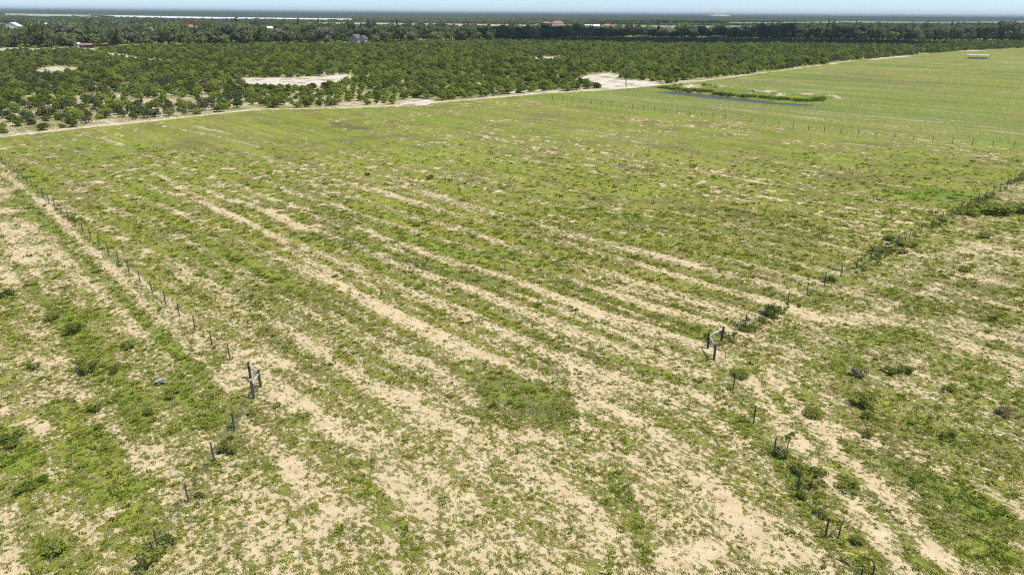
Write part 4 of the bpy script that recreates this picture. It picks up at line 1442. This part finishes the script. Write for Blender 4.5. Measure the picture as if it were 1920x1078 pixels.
# ------------------------------------------------------------------ fences
POST_M = []
for k in range(4):
    r = random.Random(950 + k)
    POST_M.append(MB().tube([(0, 0, -0.3), (0, 0, 0.6), (r.uniform(-.01, .01), r.uniform(-.01, .01), 1.28), (0, 0, 1.31)], [0.050, 0.047, 0.044, 0.028], 8).mesh('post', M['post']))
CORNER_M = MB().tube([(0, 0, -0.3), (0, 0, 0.9), (0, 0, 1.32), (0, 0, 1.36)], [0.095, 0.092, 0.088, 0.06], 10).mesh('corner_post', M['post'])


def walk(pl, step, start=0.0):
    out, need = [], start
    for a, b in zip(pl[:-1], pl[1:]):
        a, b = np.array(a, float), np.array(b, float)
        L = np.linalg.norm(b - a)
        while need <= L:
            out.append(a + (b - a) * need / L)
            need += step
        need -= L
    return out


def fence(name, label, posts, wire_z=(0.15, 0.38, 0.62, 0.88, 1.15), wr=0.0035, corner_ix=(), mat='wire', fat=1.0):
    e = link(name, None, None, (posts[0][0], posts[0][1], gz(*posts[0])))
    tag(e, label, 'fence')
    o = np.array(posts[0])
    for i, p in enumerate(posts):
        r = random.Random(i * 7 + len(name))
        z = gz(*p) - e.location.z
        q = link('corner_post' if i in corner_ix else 'post', CORNER_M if i in corner_ix else POST_M[i % 4], e, (p[0] - o[0], p[1] - o[1], z))
        sc_ = r.uniform(0.92, 1.08)
        q.scale = (fat, fat, sc_)
        q.rotation_euler = (r.gauss(0, 0.022), r.gauss(0, 0.022), r.uniform(0, 6))
    for h in wire_z:
        pts = []
        for i, p in enumerate(posts):
            z = gz(*p) - e.location.z + h
            pts.append((p[0] - o[0], p[1] - o[1], z))
            if i < len(posts) - 1:
                n_ = posts[i + 1]
                zz = (gz(*p) + gz(*n_)) / 2 - e.location.z + h - 0.025
                pts.append(((p[0] + n_[0]) / 2 - o[0], (p[1] + n_[1]) / 2 - o[1], zz))
        link('wire', MB().tube(pts, wr, 4).mesh('wire', M[mat]), e)
    return e


def brace(e, a, b, za=1.12, zb=1.12):
    o = e.location
    mb = MB().tube([(a[0] - o.x, a[1] - o.y, za), (b[0] - o.x, b[1] - o.y, zb)], 0.045, 8)
    link('brace_pipe', mb.mesh('brace_pipe', M['pipe']), e)


def diag(e, a, b):
    o = e.location
    mb = MB().tube([(a[0] - o.x, a[1] - o.y, 1.2), (b[0] - o.x, b[1] - o.y, 0.15)], 0.012, 5)
    link('brace_wire', mb.mesh('brace_wire', M['wire']), e)


def stays(e, a, b, step=0.16):
    """Upright stay wires of the woven fence on one bay, as one woven panel."""
    o = e.location
    mb = MB()
    a, b = np.array(a), np.array(b)
    L = np.linalg.norm(b - a)
    for t in np.arange(step, L, step):
        p = a + (b - a) * t / L
        mb.tube([(p[0] - o.x, p[1] - o.y, 0.05), (p[0] - o.x, p[1] - o.y, 1.15)], 0.0035, 3, False)
    q = link('woven_mesh', mb.mesh('woven_mesh', M['wire']), e)
    q['kind'] = 'stuff'


lc, rc = tuple(L_CORNER), tuple(R_CORNER)
# left corner: braces towards the long fence and towards the camera
lb1 = tuple(L_CORNER + (L_END - L_CORNER) / np.linalg.norm(L_END - L_CORNER) * 1.75)
lposts = [lc, lb1] + [tuple(p) for p in walk([lb1, L_END], 3.7, 3.7)]
f1 = fence('wire_fence', 'long wire fence of dark posts running up the left side of the pasture', lposts, corner_ix=(0, 1))
brace(f1, lc, lb1)
diag(f1, lc, lb1)
stays(f1, lc, lb1)
lwp = [gp(476, 747), gp(440, 808), gp(402, 865), gp(354, 942), gp(297, 1035)]
lq = (lc[0], lc[1] - 0.12)
lwp.append((lwp[-1][0] + 0.1, lwp[-1][1] - 3.6))
f2 = fence('wire_fence', 'short woven wire fence running from the left corner brace towards the viewer', lwp, corner_ix=(0,))
brace(f2, lwp[0], lq)
diag(f2, lwp[0], lq)
stays(f2, lwp[0], lq)
for a, b in zip(lwp[:-1], lwp[1:]):
    stays(f2, a, b)
rb1 = tuple(R_CORNER + (R_END - R_CORNER) / np.linalg.norm(R_END - R_CORNER) * 2.0)
rposts = [rc, rb1] + [tuple(p) for p in walk([rb1, R_END], 3.75, 3.75)]
f3 = fence('wire_fence', 'weedy wire fence of dark posts running up the right side of the pasture', rposts, corner_ix=(0, 1))
brace(f3, rc, rb1)
diag(f3, rc, rb1)
rwp = [gp(1339, 673), gp(1374, 729), gp(1413, 792), gp(1451, 850), gp(1495, 920), gp(1547, 1007)]
rq = (rc[0], rc[1] - 0.12)
rwp.append((rwp[-1][0], rwp[-1][1] - 3.6))
f4 = fence('wire_fence', 'short fence of thin posts running from the right corner brace towards the viewer', rwp, corner_ix=(0,))
brace(f4, rwp[0], rq)
diag(f4, rq, rwp[0])
stays(f4, rwp[0], rq)
ffp = [tuple(p) for p in walk(FAR_FENCE, 3.66)]
fence('wire_fence', 'distant wire fence crossing between the pasture and the bright green field', ffp, wire_z=(0.35, 0.75, 1.15), wr=0.005, fat=1.25)

# leaning stakes beside the right-hand fence
for a, b, hgt, lean, lab in ((1372, 647, 1.15, 0.14, 'thin leaning brown stake just behind the right corner brace'), (1457, 597, 1.0, 0.05, 'short brown stake in the weeds along the right fence'),
                             (1360, 672, 0.8, -0.1, 'short crooked stake right of the right corner brace')):
    x, y = gp(a, b)
    o = link('wooden_stake', MB().tube([(0, 0, -0.2), (lean * 0.4, 0, hgt * 0.5), (lean, 0.05, hgt)], [0.03, 0.028, 0.018], 7).mesh('wooden_stake', M['post_brown']), None, (x, y, gz(x, y)))
    tag(o, lab, 'stake')


# ------------------------------------------------------------------ bushes, saplings and small things
def bush(px, py, R, hgt, lab, grey=False, k=None):
    x, y = gp(px, py)
    i = len([o for o in bpy.data.objects if o.name.startswith('bush')])
    me = bush_mesh(i % 4, grey)
    o = link('bush', me, None, (x, y, gz(x, y)))
    o.scale = (R, R, hgt)
    o.rotation_euler = (0, 0, i * 1.7)
    tag(o, lab, 'bush')


_bm = {}


def bush_mesh(i, grey):
    if (i, grey) not in _bm:
        r = random.Random(1000 + i)
        bl = []
        for k in range(8):
            a = r.uniform(0, 6.28)
            q = 0.7 * math.sqrt(r.random())
            s = r.uniform(0.3, 0.45)
            bl.append((math.cos(a) * q, math.sin(a) * q, r.uniform(0.25, 0.62), s, s, s * 0.9))
        v, f = leaf_cloud(bl, 420, 0.13, 1000 + i, 0.5, 0.9)
        v[:, 2] = np.maximum(v[:, 2], -0.03)
        _bm[(i, grey)] = mesh_of('bush', v, f, M['weed_grey' if grey else 'weed'])
    return _bm[(i, grey)]


for b in (
    (166, 697, 1.0, 1.15, 'large dark bush with a shaded hollow in the left-hand field'),
    (140, 625, 0.95, 0.9, 'leafy bush just uphill of the large hollow bush, left field'),
    (97, 598, 0.8, 0.75, 'grey-green bush at the upper end of the weedy strip, left field'),
    (14, 555, 0.8, 0.8, 'dark bush at the left picture edge, level with the wheel track'),
    (66, 690, 0.55, 0.55, 'small round bush between bare sand patches, far left'),
    (246, 652, 0.75, 0.65, 'dark low bush in the middle of the left-hand field'),
    (212, 700, 0.45, 0.6, 'small upright bush right of the large hollow bush'),
    (322, 742, 0.75, 0.7, 'dark bush just right of the pale blue-green plant'),
    (180, 770, 0.55, 0.5, 'dark bush beside the bare sand patch below the large hollow bush'),
    (190, 806, 0.4, 0.45, 'small dark bush on the sand, second below the large hollow bush'),
    (275, 778, 0.5, 0.45, 'small bush at the lower end of the weedy strip, left field'),
    (20, 830, 1.1, 0.6, 'wide low bush at the left picture edge'),
    (50, 918, 0.7, 0.5, 'rounded green bush near the left edge, above the lower corner'),
    (85, 902, 0.4, 0.4, 'small bush right beside the rounded green one near the left edge'),
    (100, 1040, 0.75, 0.6, 'dark bush near the bottom left corner'),
    (425, 848, 0.75, 0.9, 'dense bush growing through the left short fence at its second post'),
    (283, 1048, 0.9, 1.0, 'tall tangled bush on the left short fence at the bottom edge'),
    (318, 1020, 0.5, 0.6, 'bush right of the tangled one at the left short fence'),
    (1625, 762, 1.05, 0.95, 'largest dark bush in the right-hand field'),
    (1674, 700, 0.75, 0.75, 'left of two dark bushes above the largest one, right field'),
    (1698, 698, 0.55, 0.65, 'right of two dark bushes above the largest one, right field'),
    (1520, 774, 0.85, 0.45, 'low spreading dark bush on sand left of the largest one, right field'),
    (1628, 784, 0.5, 0.45, 'small round green bush just below the largest one, right field'),
    (1782, 730, 0.7, 0.5, 'low bush right of the two dark ones, right field'),
    (1858, 602, 0.45, 0.6, 'small dark bush standing alone near the right edge'),
    (1384, 702, 0.9, 0.5, 'dark spreading bush just behind the first thin post of the right short fence'),
    (1449, 590, 0.95, 1.0, 'blue-green bush on the right fence near the corner brace'),
    (1627, 818, 0.5, 0.5, 'dark bush right of the sandy track, below the largest one'),
    (1775, 822, 0.6, 0.6, 'dark bush at mid height near the right edge'),
    (1460, 853, 0.65, 0.5, 'low bush at the foot of a thin post beside the sapling'),
    (1500, 884, 0.6, 0.55, 'leafy bush hiding the top of the fourth thin post, right short fence'),
    (1535, 890, 0.5, 0.5, 'low leafy bush beside the sandy track near two stakes'),
    (1590, 918, 0.8, 0.45, 'spreading bush in the middle of the sandy track'),
    (1605, 1018, 0.45, 0.45, 'small dark bush above the yellow strip'),
    (1505, 932, 0.4, 0.45, 'small grey-green bush at the foot of the fourth thin post'),
    (690, 329, 0.75, 0.6, 'left of two small dark bushes out in the pasture'),
    (806, 337, 0.85, 0.75, 'right of two small dark bushes out in the pasture'),
    (1860, 402, 3.0, 1.5, 'wide green thicket on the right fence at the upper right'),
    (1908, 396, 2.6, 1.4, 'green thicket right behind the wide one on the right fence'),
    (1815, 404, 1.6, 1.1, 'dark bush at the left end of the thicket on the right fence'),
    (1702, 460, 1.7, 0.9, 'green bush along the right fence halfway up'),
    (1667, 452, 0.9, 0.6, 'dark bush behind the right fence halfway up'),
    (1690, 474, 0.8, 0.55, 'low bush in front of the right fence halfway up'),
    (1555, 528, 0.8, 0.8, 'dark weedy bush on the right fence a third of the way up'),
    (1645, 473, 0.9, 0.7, 'grey-green bush on the right fence, left of the halfway bush'),
    (1850, 447, 1.1, 0.7, 'olive bush in the right-hand field below the thicket'),
    (1805, 508, 0.9, 0.6, 'olive bush in the right-hand field, well below the thicket'),
    (150, 415, 0.7, 0.5, 'low dark bush at a post of the left fence'),
):
    bush(*b)
bush(1612, 704, 0.7, 0.75, 'dry grey-brown bush left of the two dark ones, right field', True)
bush(1888, 778, 0.7, 0.5, 'dry grey-brown bush near the right edge', True)

# pale blue-green rosette plant in the left field
mb = MB()
for k in range(18):
    a = k * 2.4
    el = 0.25 + 0.9 * (k / 18)
    L = 0.52 * (1.1 - 0.35 * k / 18)
    d = (math.cos(a) * math.cos(el), math.sin(a) * math.cos(el), math.sin(el))
    s_ = (-math.sin(a) * 0.09, math.cos(a) * 0.09, 0)
    b0 = (d[0] * 0.06, d[1] * 0.06, 0.04)
    m0 = (d[0] * L * .5, d[1] * L * .5, d[2] * L * .5 + 0.04)
    mb.add([(b0[0] - s_[0] * .6, b0[1] - s_[1] * .6, b0[2]), (b0[0] + s_[0] * .6, b0[1] + s_[1] * .6, b0[2]),
            (m0[0] + s_[0], m0[1] + s_[1], m0[2] + .03), (m0[0] - s_[0], m0[1] - s_[1], m0[2] + .03), (d[0] * L, d[1] * L, d[2] * L)],
           [(0, 1, 2, 3), (3, 2, 4)])
x, y = gp(302, 719)
tag(link('rosette_plant', mb.mesh('rosette_plant', M['agave']), None, (x, y, gz(x, y))), 'pale blue-green rosette plant in the grass of the left field', 'plant')


def sapling(px, py, hgt, lean, lab, crown):
    x, y = gp(px, py)
    e = link('sapling', None, None, (x, y, gz(x, y)))
    tag(e, lab, 'sapling')
    top = (lean[0], lean[1], hgt)
    mb = MB().tube([(0, 0, -0.15), (0.0, 0, 0.06), (lean[0] * 0.35 - 0.03, lean[1] * .3, hgt * 0.5), top], [0.07, 0.042, 0.032, 0.014], 7)
    for k in range(3):
        a = k * 2.1 + px
        mb.tube([(lean[0] * .8, lean[1] * .8, hgt * (0.75 + .06 * k)), (lean[0] + math.cos(a) * .25, lean[1] + math.sin(a) * .25, hgt * (0.95 + .06 * k))], [0.014, 0.005], 5)
    link('trunk', mb.mesh('sapling_trunk', M['post_brown']), e)
    if crown:
        v, f = leaf_cloud([(lean[0] + c[0], lean[1] + c[1], c[2], c[3], c[3], c[3] * .7) for c in crown], 36 * len(crown), 0.14, int(px), 0, 0.9)
        link('crown', mesh_of('sapling_crown', v, f, M['weed']), e)
    return e


sapling(1474, 851, 1.25, (0.08, 0.0), 'thin young tree with few leaves right of a thin post', [(0, 0, 1.3, 0.22), (-0.18, 0, 1.2, 0.18), (0.12, .1, 1.42, 0.16)])
sapling(1519, 918, 1.15, (0.10, 0.1), 'young leafy tree beside the fourth thin post of the right short fence', [(0, 0, 1.2, 0.3), (0.35, 0, 1.1, 0.3), (-0.3, .1, 1.15, 0.25), (0.6, .1, 1.0, 0.26)])
s3 = sapling(1571, 1009, 1.2, (0.18, 0.12), 'bare leaning young tree beside the lowest thin post', [])
link('broken_branch', MB().tube([(-0.55, 0.0, 0.02), (-0.25, 0.12, 0.42), (0.05, 0.2, 0.55)], [0.03, 0.025, 0.01], 6).tube([(-0.45, 0.1, 0.1), (-0.05, 0.15, 0.33)], [0.02, 0.01], 5).mesh('broken_branch', M['post_brown']), s3)

# bent brown stem with a yellow strip at the lower right
x, y = gp(1637, 1076)
e = link('bent_stem', None, None, (x, y, gz(x, y)))
tag(e, 'bent brown stem with a bright yellow strip at its tip, bottom right', 'stem')
link('stem', MB().tube([(0, 0, -0.1), (0.0, 0.05, 0.55), (-0.12, 0.2, 0.75), (-0.45, 0.35, 0.7), (-0.62, 0.5, 0.72)], [0.04, 0.035, 0.03, 0.022, 0.012], 7).mesh('stem', M['post_brown']), e)
r = random.Random(77)
mb = MB()
for k in range(5):
    a = 2.35 + r.uniform(-.16, .16)
    L = r.uniform(0.7, 1.0)
    b0 = Vector((-0.56, 0.46, 0.72 - .02 * k))
    d = Vector((math.cos(a), math.sin(a), r.uniform(-.5, -.2))) * L
    s_ = Vector((-math.sin(a), math.cos(a), 0.2)) * 0.05
    m_ = b0 + d * .5 + Vector((0, 0, .06))
    mb.add([b0 - s_ * .4, b0 + s_ * .4, m_ + s_, m_ - s_, b0 + d], [(0, 1, 2, 3), (3, 2, 4)])
link('yellow_strip', mb.mesh('yellow_strip', M['yellow']), e)

# pale dead stems by the right fence
for a, b, lab in ((1384, 618, 'spray of pale dead stems behind the right corner brace'), (1417, 606, 'pale dead stems between the first posts of the right fence')):
    x, y = gp(a, b)
    mb = MB()
    r = random.Random(a)
    for k in range(6):
        t = r.uniform(0, 6.28)
        l_ = r.uniform(.2, .5)
        mb.tube([(0, 0, -0.05), (math.cos(t) * l_ * .4, math.sin(t) * l_ * .4, 0.6), (math.cos(t) * l_, math.sin(t) * l_, r.uniform(0.9, 1.25))], [0.014, 0.012, 0.006], 5)
    M.setdefault('dead_stem', simple_mat('dead_stems', (0.52, 0.48, 0.38), 0.15, 8.0, 0.9))
    tag(link('dead_stems', mb.mesh('dead_stems', M['dead_stem']), None, (x, y, gz(x, y))), lab, 'dead plant')

# ------------------------------------------------------------------ clouds overhead (their shade falls on the far right of the grove)
def cloud(cx, cy, rx, ry, seed):
    r = random.Random(seed)
    import bmesh
    bm = bmesh.new()
    for k in range(16):
        a = r.uniform(0, 6.28)
        q = math.sqrt(r.random())
        s = r.uniform(0.28, 0.5)
        mtx = Matrix.Translation((math.cos(a) * q * rx * .8, math.sin(a) * q * ry * .8, r.uniform(0, 40))) @ Matrix.Diagonal((rx * s, ry * s, 60, 1))
        bmesh.ops.create_icosphere(bm, subdivisions=2, radius=1.0, matrix=mtx)
    me = bpy.data.meshes.new('cloud')
    bm.to_mesh(me)
    bm.free()
    me.materials.append(M['cloud'])
    hgt = 900.0
    k = hgt / to_sun.z
    o = link('cloud', me, None, (cx + to_sun.x * k, cy + to_sun.y * k, hgt))
    tag(o, kind='structure')


cloud(205, 755, 225, 100, 3)
cloud(900, 2050, 700, 260, 8)

# ------------------------------------------------------------------ haze
hz, nt, out = mat_new('haze')
pvn = nt.nodes.new('ShaderNodeVolumePrincipled')
pvn.inputs['Color'].default_value = (0.46, 0.58, 0.69, 1)
pvn.inputs['Density'].default_value = 0.00010
pvn.inputs['Anisotropy'].default_value = 0.0
nt.links.new(pvn.outputs[0], out.inputs['Volume'])
hb = link('haze', MB().box(-27000, -27000, -2.2, 27000, 27000, 44).mesh('haze', hz))
tag(hb, kind='stuff')
hb['label'] = 'thin blue haze softening the far country'
